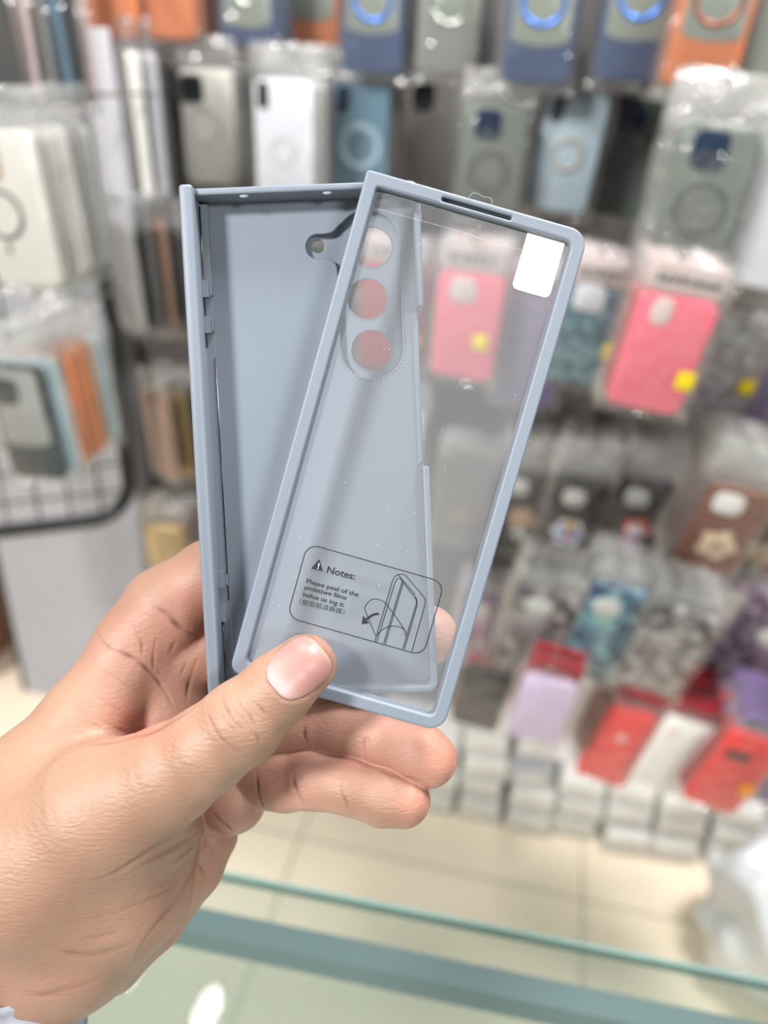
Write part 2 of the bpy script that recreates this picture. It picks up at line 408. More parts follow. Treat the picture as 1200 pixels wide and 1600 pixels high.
# inner step under the bezel carries the film
curve_plate('film_ledge', [rrect(2 * W1 - 3.4, 2 * H1 - 3.4, 3), rrect(2 * W1 - 2 * BW - .9, 2 * H1 - 2 * BW - .9, 1.4)], -3.0, -2.4, .15, m_case, TA)
m_film = clear_mat('clear_film', tint=(.93, .945, .96), gloss=.035, rough=.06, haze=.20, hazecol=(.75, .77, .8), trl=.35, bump=.03, bscale=90)
film = slab_mesh('clear_film', rrect(2 * W1 - 3, 2 * H1 - 3, 2), -2.42, -2.36, .02, 1)
fz = -2.1
v = []; f = []
nx_, ny_ = 24, 50
rngw = np.random.RandomState(3)
for j in range(ny_ + 1):
    for i in range(nx_ + 1):
        x = -W1 + BW - .4 + (2 * W1 - 2 * BW + .8) * i / nx_; y = -H1 + BW - .4 + (2 * H1 - 2 * BW + .8) * j / ny_
        v.append((x, y, fz + .05 * math.sin(x * .31 + 1) * math.sin(y * .11)))
for j in range(ny_):
    for i in range(nx_):
        a = j * (nx_ + 1) + i; f.append((a, a + 1, a + nx_ + 2, a + nx_ + 1))
link('clear_film', pymesh('clear_film', v, f), m_film, TA)
# small marks on film: scratches and dust
f_ = MB()
for k in range(46):
    x = rngw.uniform(-W1 + 6, W1 - 6); y = rngw.uniform(-H1 + 12, H1 - 6); s_ = rngw.uniform(.05, .13)
    f_.add([(x + s_ * math.cos(a), y + s_ * math.sin(a), fz + .08) for a in np.linspace(0, 6.28, 7)[:-1]], [(0, 1, 2, 3, 4, 5)])
tag(f_.build('dust_specks', mat('pale_dust', (225, 228, 232), .8), TA), kind='stuff')
sc_pts = [[(560, 318), (640, 340), (720, 362), (790, 385), (880, 400)], [(656, 310), (657, 330), (659, 345)]]
for s_ in sc_pts:
    v, f = ribbon(catmull([local(MA, *q, fz + .06) for q in s_], 6), .12, False, fz + .07)
    link('film_scratch', pymesh('film_scratch', v, f), clear_mat('scratch', gloss=.1, haze=.35, rough=.3), TA)
# seam marks on the bezel, the middle stroke a painted highlight
for a, b2 in (((818, 656), (829, 668)), ((757, 858), (775, 853)), ((590, 1120), (603, 1108))):
    v, f = ribbon([local(MA, *a, .62), local(MA, *b2, .62)], .22, False, .63)
    link('bezel_seam_glint', pymesh('bezel_seam_glint', v, f), mat('seam_glint_grey', (118, 130, 148), .5), TA)

def Z3(x, y): return (350 + x / 3.0, 820 + y / 3.0)
def LA(x, y): return local(MA, *Z3(x, y), fz + .15)
m_ink = mat('black_ink', (22, 24, 28), .6)
zp = fz + .15
# printed border
cs = [LA(378, 92), LA(1030, 262), LA(940, 612), LA(306, 440)]
cx0 = sum(c[0] for c in cs) / 4; cy0 = sum(c[1] for c in cs) / 4
bw_ = ((cs[1][0] - cs[0][0]) + (cs[2][0] - cs[3][0])) / 2; bh_ = ((cs[0][1] - cs[3][1]) + (cs[1][1] - cs[2][1])) / 2
v, f = ribbon(rrect(bw_, bh_, 3.6, 8, cx=cx0, cy=cy0), .3, True, zp); link('notes_border', pymesh('notes_border', v, f), m_ink, TA)
lines = [
 [(708, 547), (722, 492), (750, 400), (790, 262), (800, 243), (815, 233), (835, 232), (852, 238), (938, 340), (944, 352), (943, 372), (880, 595)],
 [(716, 549), (800, 275), (812, 252), (826, 252), (890, 335), (901, 352), (902, 372), (892, 400), (838, 582)],
 [(748, 557), (835, 265)], [(755, 560), (840, 272)],
 [(815, 233), (860, 285), (897, 330)],
 [(845, 584), (893, 420), (905, 378), (904, 350), (896, 336)],
 [(850, 500), (815, 445), (785, 405), (750, 362), (715, 349), (690, 352), (668, 372), (660, 392), (668, 418), (712, 522)],
 [(712, 522), (735, 497), (765, 480), (800, 475), (830, 482), (850, 500), (850, 522)],
]
f_ = MB()
for k, l in enumerate(lines):
    P = [LA(*q) for q in l]
    if k in (6, 7): P = catmull(P, 6)
    f_.add(*ribbon(P, .25, False, zp))
f_.build('peel_diagram', m_ink, TA)
f_ = MB(); f_.add(*ribbon(catmull([LA(726, 418), LA(705, 420), LA(685, 430), LA(668, 444)], 6), .75, False, zp))
P = [LA(645, 466), LA(652, 424), LA(680, 462)]; f_.add([(x, y, zp) for x, y in P], [(0, 1, 2)])
f_.build('peel_arrow', m_ink, TA)
P = [LA(408, 205), LA(463, 218), LA(447, 160)]
f_ = MB(); f_.add([(x, y, zp) for x, y in P], [(0, 1, 2)]); wt = f_.build('warning_triangle', m_ink, TA)

def text(name, s, pos, size, m, parent, z, ang=0., bold=0.):
    cu = bpy.data.curves.new(name, 'FONT'); cu.body = s; cu.size = size; cu.offset = bold; cu.resolution_u = 4
    o = bpy.data.objects.new(name, cu); COL.objects.link(o)
    me = bpy.data.meshes.new_from_object(o.evaluated_get(bpy.context.evaluated_depsgraph_get()))
    bpy.data.objects.remove(o); bpy.data.curves.remove(cu); me.name = name
    me.transform(Matrix.Translation((pos[0], pos[1], z)) @ Matrix.Rotation(ang, 4, 'Z'))
    return link(name, me, m, parent, False), me
def text_fit(name, s, a, b2, height, m, parent, z, bold=0.):
    """text whose baseline runs from a to b2 (local mm)"""
    o, me = text(name, s, (0, 0), 1.0, m, parent, 0, 0, bold)
    xs = [v.co.x for v in me.vertices]
    if not xs: return o
    wd = (Vector(b2) - Vector(a)).length; k = wd / (max(xs) - min(xs)); ang = math.atan2(b2[1] - a[1], b2[0] - a[0])
    me.transform(Matrix.Translation((a[0], a[1], z)) @ Matrix.Rotation(ang, 4, 'Z') @ Matrix.Diagonal((k, height, 1, 1)) @ Matrix.Translation((-min(xs), 0, 0)))
    return o
o = text_fit('exclamation_mark', '!', LA(438, 206), LA(443, 207), 2.6, mat('print_light', (200, 208, 218), .5), wt, zp + .04, .02)
text_fit('notes_heading', 'Notes:', LA(480, 224), LA(612, 258), 3.0, m_ink, TA, zp, .02)
text_fit('notes_text', 'Please peel of the', LA(385, 272), LA(629, 338), 1.95, m_ink, TA, zp, .018)
text_fit('notes_text', 'pndettwe films', LA(376, 301), LA(572, 352), 1.95, m_ink, TA, zp, .018)
text_fit('notes_text', 'befoe us ing it.', LA(368, 334), LA(564, 386), 1.95, m_ink, TA, zp, .018)
text_fit('notes_text', '\uff08\u4f7f\u7528\u524d\u8bf7\u6495\u819c\uff09', LA(352, 368), LA(562, 420), 1.9, m_ink, TA, zp, .002)
# white pull label at the top right
q = [local(MA, *p, zp) for p in ((822, 362), (880, 381), (856, 467), (806, 452))]
lw = q[1][0] - q[0][0]; lh = ((q[0][1] - q[3][1]) + (q[1][1] - q[2][1])) / 2 + .6
lab = slab_mesh('white_label', rrect(lw, lh, 1.4, 6, cx=(q[0][0] + q[1][0] + q[2][0] + q[3][0]) / 4, cy=(q[0][1] + q[2][1]) / 2 + .3, rs=(1.7, .4, .4, 1.7)), fz + .12, fz + .26, .04, 1)
link('white_label', lab, mat('white_sticker', (250, 250, 250), .45), TA)
# clear pull tab peeking over the top bar
q = local(MA, 752, 312, 0)
v, f = ribbon(catmull([(q[0] - 3.6, q[1] - .6), (q[0] - 3.0, q[1] + .8), (q[0] - 1.2, q[1] + 1.1), (q[0] + .2, q[1] + .7), (q[0] + 1.8, q[1] + 1.0), (q[0] + 3.0, q[1] + .5), (q[0] + 3.4, q[1] - .9)], 6), .32, False, .75)
link('pull_tab', pymesh('pull_tab', v, f), clear_mat('tab_clear', gloss=.25, haze=.2, rough=.15), TA)

# ================================================================== HAND
# control points: (pixel x, pixel y, depth mm, radius px); every point is turned into real millimetres in front of the camera
G = {
 'thumb': (3.2, [(477, 1039, 236.0, 47.5), (434, 1076, 234.6, 54), (378, 1129, 234.5, 64), (322, 1172, 236, 66), (266, 1209, 240, 76), (160, 1268, 247, 108), (60, 1345, 254, 140)]),
 'wrist': (6, [(215, 1295, 256, 98), (186, 1380, 260, 108), (108, 1450, 263, 118), (12, 1530, 266, 112), (-10, 1660, 268, 110), (-60, 1830, 270, 108)]),
 'heel': (2.0, [(328, 1306, 272, 43), (296, 1352, 271, 52), (232, 1428, 272, 58), (168, 1492, 270, 58), (80, 1540, 268, 50)]),
 'radial': (6, [(330, 905, 281, 61), (262, 955, 282, 66), (214, 1008, 280, 60), (134, 1130, 270, 68), (64, 1228, 262, 92), (-50, 1385, 264, 120), (-60, 1560, 268, 110)]),
 'palm': (6, [(262, 1040, 291, 78), (270, 1130, 290, 84), (300, 1215, 284, 74), (290, 1290, 279, 62), (180, 1380, 272, 90)]),
 'index': (2.5, [(330, 905, 281, 61), (430, 880, 283, 50), (520, 885, 281, 46), (560, 893, 279, 42)]),
 'middle': (2.5, [(300, 1020, 288, 60), (400, 995, 286, 52), (520, 985, 282, 47), (600, 988, 279, 46), (668, 992, 277, 46.5)]),
 'ring': (1.6, [(330, 1150, 280, 52), (400, 1140, 271, 46), (465, 1132, 267, 42), (530, 1136, 264, 43), (600, 1152, 260, 43.5), (655, 1176, 258, 45), (670, 1186, 258, 44)]),
 'little_base': (1.6, [(320, 1235, 281, 56), (366, 1252, 270, 49)]),
 'little': (1.8, [(372, 1215, 276, 44), (446, 1219, 264, 47), (486, 1217, 260, 45.5), (548, 1228, 257, 43.5), (598, 1243, 256, 46), (630, 1250, 256, 42.5)]),
}
def cm(px, py, d): return np.array(((px - 600) / F * d, -(py - 800) / F * d, -d))
HS = .45
lo = np.array((-170., -215., -312.)); hi = np.array((36., 4., -214.))
dims = np.ceil((hi - lo) / HS).astype(int)
gx, gy, gz = (np.arange(dims[i], dtype=np.float32) * HS + lo[i] for i in range(3))
def smin(a, b2, k):
    h = np.maximum(k - np.abs(a - b2), 0) / k
    return np.minimum(a, b2) - h * h * k * .25
BIG = 12.
def seg_into(arr, a, ra, b2, rb, k):
    r = max(ra, rb) + BIG * .75
    l = np.minimum(a, b2) - r; h = np.maximum(a, b2) + r
    i0 = np.clip(((l - lo) / HS).astype(int), 0, dims - 1); i1 = np.clip(((h - lo) / HS).astype(int) + 1, 1, dims)
    if np.any(i1 <= i0): return
    s = tuple(slice(i0[i], i1[i]) for i in range(3))
    X = gx[s[0]][:, None, None] - a[0]; Y = gy[s[1]][None, :, None] - a[1]; Z = gz[s[2]][None, None, :] - a[2]
    ab = (b2 - a).astype(np.float32); L2 = float(ab @ ab) + 1e-9
    t = np.clip((X * ab[0] + Y * ab[1] + Z * ab[2]) / L2, 0, 1)
    d = np.sqrt((X - t * ab[0]) ** 2 + (Y - t * ab[1]) ** 2 + (Z - t * ab[2]) ** 2) - (ra + t * (rb - ra))
    arr[s] = smin(arr[s], np.minimum(d, BIG).astype(np.float32), k)
def group_sdf(name):
    k, pts = G[name]; arr = np.full(tuple(dims), BIG, np.float32)
    C = [(cm(x, y, d), r * d / F) for x, y, d, r in pts]
    for (a, ra), (b2, rb) in zip(C[:-1], C[1:]): seg_into(arr, a, ra, b2, rb, k)
    return arr
S = group_sdf('thumb')
def join(S, name, k): return smin(S, group_sdf(name), k)
S = join(S, 'wrist', 9); 
P_ = group_sdf('radial'); P_ = smin(P_, group_sdf('palm'), 5)
P_ = smin(P_, group_sdf('index'), 2); P_ = smin(P_, group_sdf('middle'), 2)
S = smin(S, P_, 6); del P_
S = join(S, 'heel', 1.6)
S = join(S, 'ring', .9)
S = join(S, 'little_base', 1.0)
S = join(S, 'little', .5)

def surface_nets(S, h, lo):
    ins = S < 0
    nx, ny, nz = S.shape
    c = np.zeros((nx - 1, ny - 1, nz - 1), np.uint8)
    offs = [(i, j, k) for i in (0, 1) for j in (0, 1) for k in (0, 1)]
    for i, j, k in offs: c += ins[i:nx - 1 + i, j:ny - 1 + j, k:nz - 1 + k]
    act = (c > 0) & (c < 8)
    idx = np.full(act.shape, -1, np.int64); A = np.argwhere(act); idx[act] = np.arange(len(A))
    acc = np.zeros((len(A), 3)); cnt = np.zeros(len(A))
    for a in offs:
        for ax in range(3):
            if a[ax]: continue
            b2 = list(a); b2[ax] = 1
            va = S[A[:, 0] + a[0], A[:, 1] + a[1], A[:, 2] + a[2]]; vb = S[A[:, 0] + b2[0], A[:, 1] + b2[1], A[:, 2] + b2[2]]
            m = (va < 0) != (vb < 0); t = va / (va - vb + 1e-12)
            P = np.tile(np.array(a, float), (len(A), 1)); P[:, ax] += np.where(m, t, 0)
            acc[m] += P[m]; cnt[m] += 1
    V = (A + acc / cnt[:, None]) * h + lo
    Fs = []
    for ax in range(3):
        u, w_ = (ax + 1) % 3, (ax + 2) % 3
        sl0 = [slice(None)] * 3; sl1 = [slice(None)] * 3; sl0[ax] = slice(0, -1); sl1[ax] = slice(1, None)
        a = ins[tuple(sl0)]; b2 = ins[tuple(sl1)]
        for flip in (0, 1):
            E = np.argwhere((a & ~b2) if flip == 0 else (~a & b2))
            E = E[(E[:, u] > 0) & (E[:, w_] > 0) & (E[:, u] < S.shape[u] - 1) & (E[:, w_] < S.shape[w_] - 1)]
            q = []
            for du, dw in ((-1, -1), (0, -1), (0, 0), (-1, 0)):
                e = E.copy(); e[:, u] += du; e[:, w_] += dw; q.append(idx[e[:, 0], e[:, 1], e[:, 2]])
            q = np.stack(q, 1)
            if flip: q = q[:, ::-1]
            Fs.append(q)
    return V, np.concatenate(Fs)
S[0, :, :] = S[-1, :, :] = BIG; S[:, 0, :] = S[:, -1, :] = BIG; S[:, :, 0] = S[:, :, -1] = BIG
V, Q = surface_nets(S, HS, lo)
# smooth
def neighbours_smooth(V, Q, it, lam=.5):
    E = np.concatenate([Q[:, [0, 1]], Q[:, [1, 2]], Q[:, [2, 3]], Q[:, [3, 0]]])
    for _ in range(it):
        acc = np.zeros_like(V); cnt = np.zeros(len(V))
        np.add.at(acc, E[:, 0], V[E[:, 1]]); np.add.at(acc, E[:, 1], V[E[:, 0]])
        np.add.at(cnt, E[:, 0], 1); np.add.at(cnt, E[:, 1], 1)
        V = V + lam * (acc / cnt[:, None] - V)
    return V
V = neighbours_smooth(V, Q, 2)
def vnormals(V, Q):
    n = np.cross(V[Q[:, 2]] - V[Q[:, 0]], V[Q[:, 3]] - V[Q[:, 1]]); N = np.zeros_like(V)
    for i in range(4): np.add.at(N, Q[:, i], n)
    return N / (np.linalg.norm(N, axis=1, keepdims=True) + 1e-12)
N = vnormals(V, Q)
if np.mean(np.sum(N * (V - V.mean(0)), 1)) < 0: N = -N; Q = Q[:, ::-1]
PX = 600 + F * V[:, 0] / -V[:, 2]; PY = 800 - F * V[:, 1] / -V[:, 2]; DEP = -V[:, 2]
facing = np.clip((N * (-V / np.linalg.norm(V, axis=1, keepdims=True))).sum(1) * 2.5, 0, 1)

def dist_poly(PX, PY, pts):
    d = np.full(len(PX), 1e9)
    for (x0, y0), (x1, y1) in zip(pts[:-1], pts[1:]):
        ex, ey = x1 - x0, y1 - y0; t = np.clip(((PX - x0) * ex + (PY - y0) * ey) / (ex * ex + ey * ey + 1e-9), 0, 1)
        d = np.minimum(d, np.hypot(PX - x0 - t * ex, PY - y0 - t * ey))
    return d
def z5(*p): return [(250 + x / 2.4, 950 + y / 2.4) for x, y in p]
def z4(*p): return [(x / 3., 850 + y / 3.) for x, y in p]
def z6(*p): return [(x / 2.6667, 1150 + y / 2.6667) for x, y in p]
# (points, depth of groove mm, width px, darkness, max depth from camera mm, min depth)
CR = []
def crease(pts, g=.25, w_=2.4, a=.6, dmax=252, dmin=0): CR.append((catmull(pts, 6), g, w_, a, dmax, dmin))
# thumb knuckle wrinkles
crease(z5((175, 350), (180, 400), (215, 470), (260, 515), (325, 545)), .3, 2.6, .6)
crease(z5((232, 305), (240, 360), (285, 430), (325, 470)), .38, 3, .8)
crease(z5((222, 375), (245, 425), (290, 465)), .25, 2.4, .5)
crease(z5((275, 320), (310, 370), (345, 420), (362, 465)), .35, 2.8, .7)
crease(z5((338, 335), (380, 380), (408, 430)), .22, 2.2, .5)
crease(z5((325, 470), (355, 470), (370, 500), (368, 530)), .25, 2.4, .6)
crease(z5((262, 345), (300, 400), (330, 440)), .2, 2.2, .45)
crease(z5((130, 395), (140, 430), (170, 480)), .12, 2, .25)
crease(z5((110, 420), (120, 450)), .1, 2, .2)
for k in range(7):                       # fine lines behind the knuckle
    crease(z5((60 + 22 * k, 560 + 22 * k), (110 + 22 * k, 590 + 16 * k), (175 + 20 * k, 590 + 10 * k)), .07, 1.8, .16)
# thumb / palm fold
crease(z4((960, 735), (830, 820), (720, 880), (620, 908), (500, 935), (340, 945)), .4, 3.4, .75, 262)
crease(z4((470, 820), (560, 870), (640, 900)), .25, 3, .5, 266); crease(z4((400, 820), (520, 890)), .2, 2.4, .35, 266)
crease(z4((340, 870), (450, 920)), .15, 2.4, .3, 266); crease(z4((420, 700), (600, 800)), .18, 2.4, .35, 272)
crease(z4((400, 530), (560, 640), (680, 720)), .15, 2.4, .3, 280); crease(z4((330, 760), (480, 840)), .15, 2.2, .25, 270)
# palm lines
crease(z4((430, 350), (480, 460), (570, 510), (660, 560), (740, 640), (800, 740), (825, 800)), .55, 3.6, .8, 300, 255)
crease(z4((630, 390), (665, 470), (665, 550)), .45, 3, .65, 300, 255)
crease(z4((735, 430), (720, 520), (720, 610)), .4, 3, .5, 300, 255)
crease(z4((830, 440), (790, 520)), .3, 3, .35, 300, 255)
crease(z4((930, 520), (890, 640), (870, 760)), .45, 3.4, .5, 300, 255)
crease(z4((880, 540), (840, 640)), .3, 2.6, .3, 300, 255); crease(z4((600, 350), (640, 400)), .25, 2.4, .3, 300, 255)
crease(z4((720, 285), (790, 335), (850, 395), (940, 430)), .8, 5, .9, 300, 255)
crease(z4((560, 500), (640, 545)), .4, 3.5, .6, 300, 255)
# finger creases
crease(z5((545, 440), (540, 480), (560, 515)), .5, 3.4, .8, 300, 250)
crease(z5((775, 470), (765, 520), (775, 575)), .35, 3, .55, 300, 245)
crease(z5((785, 470), (778, 520)), .2, 2.4, .3, 300, 245)
crease(z5((505, 600), (500, 650), (520, 700), (555, 745)), .45, 3.6, .6, 300, 245)
crease(z5((690, 640), (682, 690), (705, 740), (725, 775)), .35, 3, .6, 300, 245)
crease(z5((800, 585), (860, 625), (950, 640), (1010, 665)), .25, 3, .5, 300, 245)
crease(z5((362, 600), (365, 680), (380, 740), (398, 765)), .7, 3.2, 1., 300, 250)
crease(z5((185, 760), (235, 805), (285, 850)), .6, 3, .95, 300, 250)
crease(z6((815, 515), (840, 560), (860, 605)), .35, 3, .6, 300, 250)
crease(z6((870, 455), (895, 520)), .2, 2.6, .3, 300, 250)
# folds at the thumb base towards the heel
crease(z6((855, 350), (800, 380), (690, 430), (560, 520), (430, 590), (300, 610)), .45, 4.5, .5, 275)
crease(z6((850, 380), (780, 430), (680, 490), (560, 560)), .55, 4.5, .6, 275)
crease(z6((850, 400), (780, 480), (700, 540)), .4, 4, .45, 275)
crease(z6((840, 440), (790, 510), (700, 600), (620, 650)), .35, 4, .35, 275)
crease(z6((820, 480), (700, 640), (520, 720), (350, 770)), .25, 4, .25, 275)
crease(z6((855, 340), (850, 420), (830, 500), (760, 640), (640, 800), (575, 900), (560, 960)), .5, 4, .45, 280)
crease(z6((180, 870), (330, 910), (480, 890), (560, 860)), .5, 6, .4, 275)
crease(z6((60, 1060), (200, 1080), (330, 1040), (420, 1010)), .5, 7, .4, 275)
crease(z6((330, 850), (460, 830), (520, 800)), .3, 5, .25, 275)
for k in range(9):
    crease(z6((300 + 35 * k, 250 + 28 * k), (430 + 35 * k, 262 + 24 * k), (560 + 25 * k, 240 + 22 * k)), .05, 1.7, .12)
# nail
NC = np.array((466., 1045.)); na = np.array((.775, -.632)); nb = np.array((.632, .775)); NL, NWd = 49., 41.
def nail_outline(n=48, s=1.):
    out = []
    for i in range(n):
        a = 2 * math.pi * i / n; ca, sa = math.cos(a), math.sin(a)
        e = .62 if ca > 0 else .78
        u = math.copysign(abs(ca) ** e, ca) * NL * s; v_ = math.copysign(abs(sa) ** .62, sa) * NWd * s * (1 - .06 * (ca < 0) * abs(ca))
        out.append(tuple(NC + na * u + nb * v_))
    return out
no = nail_outline(64, 1.035); no.append(no[0])
crw = np.zeros(len(V)); disp = np.zeros(len(V))
for pts, g, w_, a, dmax, dmin in CR:
    xs = [p[0] for p in pts]; ys = [p[1] for p in pts]
    m = (PX > min(xs) - 30) & (PX < max(xs) + 30) & (PY > min(ys) - 30) & (PY < max(ys) + 30) & (DEP < dmax) & (DEP > dmin) & (facing > 0)
    if not m.any(): continue
    d = dist_poly(PX[m], PY[m], pts)
    e0 = np.hypot(PX[m] - pts[0][0], PY[m] - pts[0][1]); e1_ = np.hypot(PX[m] - pts[-1][0], PY[m] - pts[-1][1])
    ln = sum(math.hypot(p[0] - q[0], p[1] - q[1]) for p, q in zip(pts[:-1], pts[1:]))
    tp = np.clip(np.minimum(e0, e1_) / (ln * .38), 0, 1) ** .8; w_ = w_ * .85; a = a * .8
    wob = .75 + .25 * np.sin(PX[m] * .11 + PY[m] * .17)
    g_ = np.exp(-(d / (w_ * (.45 + .55 * tp))) ** 2) * facing[m] * tp * wob
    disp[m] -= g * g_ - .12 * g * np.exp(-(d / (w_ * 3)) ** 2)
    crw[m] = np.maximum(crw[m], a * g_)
m = (np.hypot(PX - NC[0], PY - NC[1]) < 90) & (DEP < 245)
d = dist_poly(PX[m], PY[m], no)
rel = np.stack([PX[m], PY[m]], 1) - NC; u = rel @ na / NL; v_ = rel @ nb / NWd
inside = (np.abs(u) ** 2.6 + np.abs(v_) ** 2.6) < 1
disp[m] += np.where(inside, -.45, .28 * np.exp(-(d / 9) ** 2) - .3 * np.exp(-(d / 3) ** 2))
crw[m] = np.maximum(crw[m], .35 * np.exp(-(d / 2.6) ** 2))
V2 = V + N * disp[:, None]
# skin colour: palm side pinker than thumb back and wrist, lightened as painted fill light
def blob(x, y, sx_, sy_, ang=0.):
    c, s = math.cos(ang), math.sin(ang); X = (PX - x) * c + (PY - y) * s; Y = -(PX - x) * s + (PY - y) * c
    return np.exp(-(X / sx_) ** 2 - (Y / sy_) ** 2)
pink = np.zeros(len(V))
pink = np.maximum(pink, blob(250, 1010, 130, 110) * .8); pink = np.maximum(pink, blob(215, 1110, 70, 55) * .9)
pink = np.maximum(pink, np.clip((DEP - 247) / 5, 0, 1) * np.clip((PX - 380) / 30, 0, 1) * .85); pink = np.maximum(pink, blob(360, 1290, 60, 60) * .8)
pink = np.maximum(pink, blob(300, 1400, 50, 130, .7) * .65); pink = np.maximum(pink, blob(500, 1080, 40, 60) * .45)
pink = np.maximum(pink, blob(150, 1570, 90, 45) * .45); pink = np.maximum(pink, blob(290, 920, 60, 60) * .75)
red = np.maximum(blob(210, 1135, 45, 22, .5), blob(320, 960, 40, 50) * .7)
tips = np.maximum(blob(690, 1195, 45, 40), blob(650, 1255, 40, 35)); tips = np.maximum(tips, blob(510, 1010, 30, 25) * .5)
def L3(c): return np.array(lin(c)[:3])
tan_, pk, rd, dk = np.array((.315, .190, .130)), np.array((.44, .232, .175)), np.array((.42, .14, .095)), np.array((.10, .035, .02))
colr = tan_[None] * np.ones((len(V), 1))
for wgt, c in ((pink, pk), (red * .55, rd), (tips * .5, np.array((.50, .21, .16))), (crw * .9, dk)):  # crease lines darkened last, groove shade painted into the skin
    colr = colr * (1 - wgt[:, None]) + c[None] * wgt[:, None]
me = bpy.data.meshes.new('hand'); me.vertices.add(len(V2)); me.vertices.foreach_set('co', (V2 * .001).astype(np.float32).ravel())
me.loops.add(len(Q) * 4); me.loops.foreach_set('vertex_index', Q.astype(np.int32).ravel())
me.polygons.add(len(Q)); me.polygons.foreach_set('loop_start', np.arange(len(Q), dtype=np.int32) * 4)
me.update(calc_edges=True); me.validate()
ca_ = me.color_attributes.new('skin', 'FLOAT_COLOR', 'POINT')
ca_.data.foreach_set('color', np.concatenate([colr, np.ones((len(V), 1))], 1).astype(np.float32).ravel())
m_skin = bpy.data.materials.new('skin'); m_skin.use_nodes = True
n = m_skin.node_tree.nodes; L = m_skin.node_tree.links; b = n['Principled BSDF']
at_ = n.new('ShaderNodeAttribute'); at_.attribute_name = 'skin'
tc = n.new('ShaderNodeTexCoord')
nz = n.new('ShaderNodeTexNoise'); nz.inputs['Scale'].default_value = 70; nz.inputs['Detail'].default_value = 5; L.new(tc.outputs['Object'], nz.inputs['Vector'])
cr = n.new('ShaderNodeValToRGB'); cr.color_ramp.elements[0].position = .3; cr.color_ramp.elements[0].color = (.9, .84, .82, 1); cr.color_ramp.elements[1].position = .7; cr.color_ramp.elements[1].color = (1, 1, 1, 1)
L.new(nz.outputs[0], cr.inputs[0])
mx = n.new('ShaderNodeMix'); mx.data_type = 'RGBA'; mx.blend_type = 'MULTIPLY'; mx.inputs[0].default_value = .8
L.new(at_.outputs['Color'], mx.inputs[6]); L.new(cr.outputs[0], mx.inputs[7]); L.new(mx.outputs[2], b.inputs['Base Color'])
b.inputs['Roughness'].default_value = .48; b.inputs['Specular IOR Level'].default_value = .4
b.inputs['Subsurface Weight'].default_value = .18; b.inputs['Subsurface Radius'].default_value = (1, .35, .2); b.inputs['Subsurface Scale'].default_value = .0025
mp = n.new('ShaderNodeMapping'); mp.inputs['Scale'].default_value = (1, 2.6, 1); mp.inputs['Rotation'].default_value = (0, 0, .35)
L.new(tc.outputs['Object'], mp.inputs[0])
n1 = n.new('ShaderNodeTexNoise'); n1.inputs['Scale'].default_value = 420; n1.inputs['Detail'].default_value = 4; L.new(mp.outputs[0], n1.inputs['Vector'])
n2 = n.new('ShaderNodeTexVoronoi'); n2.inputs['Scale'].default_value = 900; n2.feature = 'DISTANCE_TO_EDGE'; L.new(mp.outputs[0], n2.inputs['Vector'])
bp = n.new('ShaderNodeBump'); bp.inputs['Strength'].default_value = .55; bp.inputs['Distance'].default_value = .0005; L.new(n1.outputs[0], bp.inputs['Height'])
b2_ = n.new('ShaderNodeBump'); b2_.inputs['Strength'].default_value = .25; b2_.inputs['Distance'].default_value = .0003; L.new(n2.outputs[0], b2_.inputs['Height'])
L.new(bp.outputs[0], b2_.inputs['Normal']); L.new(b2_.outputs[0], b.inputs['Normal'])
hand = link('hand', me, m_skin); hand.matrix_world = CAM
tag(hand, "person's left hand gripping both cover halves, thumb in front and fingers behind", 'hand')

# thumbnail laid on the thumb's surface
def sdf_at(P):
    g = (P - lo) / HS; i = np.clip(g.astype(int), 0, dims - 2); f3 = g - i; r = np.zeros(len(P))
    for a in (0, 1):
        for b_ in (0, 1):
            for c in (0, 1):
                wgt = np.where(a, f3[:, 0], 1 - f3[:, 0]) * np.where(b_, f3[:, 1], 1 - f3[:, 1]) * np.where(c, f3[:, 2], 1 - f3[:, 2])
                r += wgt * S[i[:, 0] + a, i[:, 1] + b_, i[:, 2] + c]
    return r
def onto_skin(pp, start=222.):
    pp = np.array(pp, float); D = np.stack([(pp[:, 0] - 600) / F, -(pp[:, 1] - 800) / F, -np.ones(len(pp))], 1); t = np.full(len(pp), start)
    for _ in range(60): t = t + np.clip(sdf_at(D * t[:, None]), -3, 3) * .8
    return D, t
rings = [0., .25, .5, .7, .85, .95, 1.0, 1.0]; nn = 48; pp = []
for s in rings: pp += nail_outline(nn, s) if s else [tuple(NC + (np.array(q) - NC) * 1e-3) for q in nail_outline(nn, 1.)]
D, t = onto_skin(pp)
pp = np.array(pp); rel = pp - NC; u = rel @ na / NL; v_ = rel @ nb / NWd
NV = []
for k, s in enumerate(rings):
    for i in range(nn):
        j = k * nn + i; lift = .12 + .25 * (u[j] > 0) * u[j] ** 2 - (0 if k < 6 else .0)
        if k == 7: lift = -.9
        NV.append(D[j] * (t[j] - lift))
NV = np.array(NV) * .001; NF = []
for k in range(len(rings) - 1):
    for i in range(nn): NF.append((k * nn + i, (k + 1) * nn + i, (k + 1) * nn + (i + 1) % nn, k * nn + (i + 1) % nn))
nme = pymesh('thumbnail', NV, NF)
nca = nme.color_attributes.new('nail', 'FLOAT_COLOR', 'POINT')
lun = np.exp(-((u + .82) / .33) ** 2 - (v_ / .85) ** 2); edge = np.clip((u - .82) / .12, 0, 1)
nc_ = L3((198, 146, 138))[None] * (1 - lun[:, None] * .75) + L3((224, 200, 196))[None] * lun[:, None] * .75
nc_ = nc_ * (1 - edge[:, None] * .6) + L3((220, 190, 170))[None] * edge[:, None] * .6
nc_ = nc_ * .62
nca.data.foreach_set('color', np.concatenate([nc_, np.ones((len(nc_), 1))], 1).astype(np.float32).ravel())
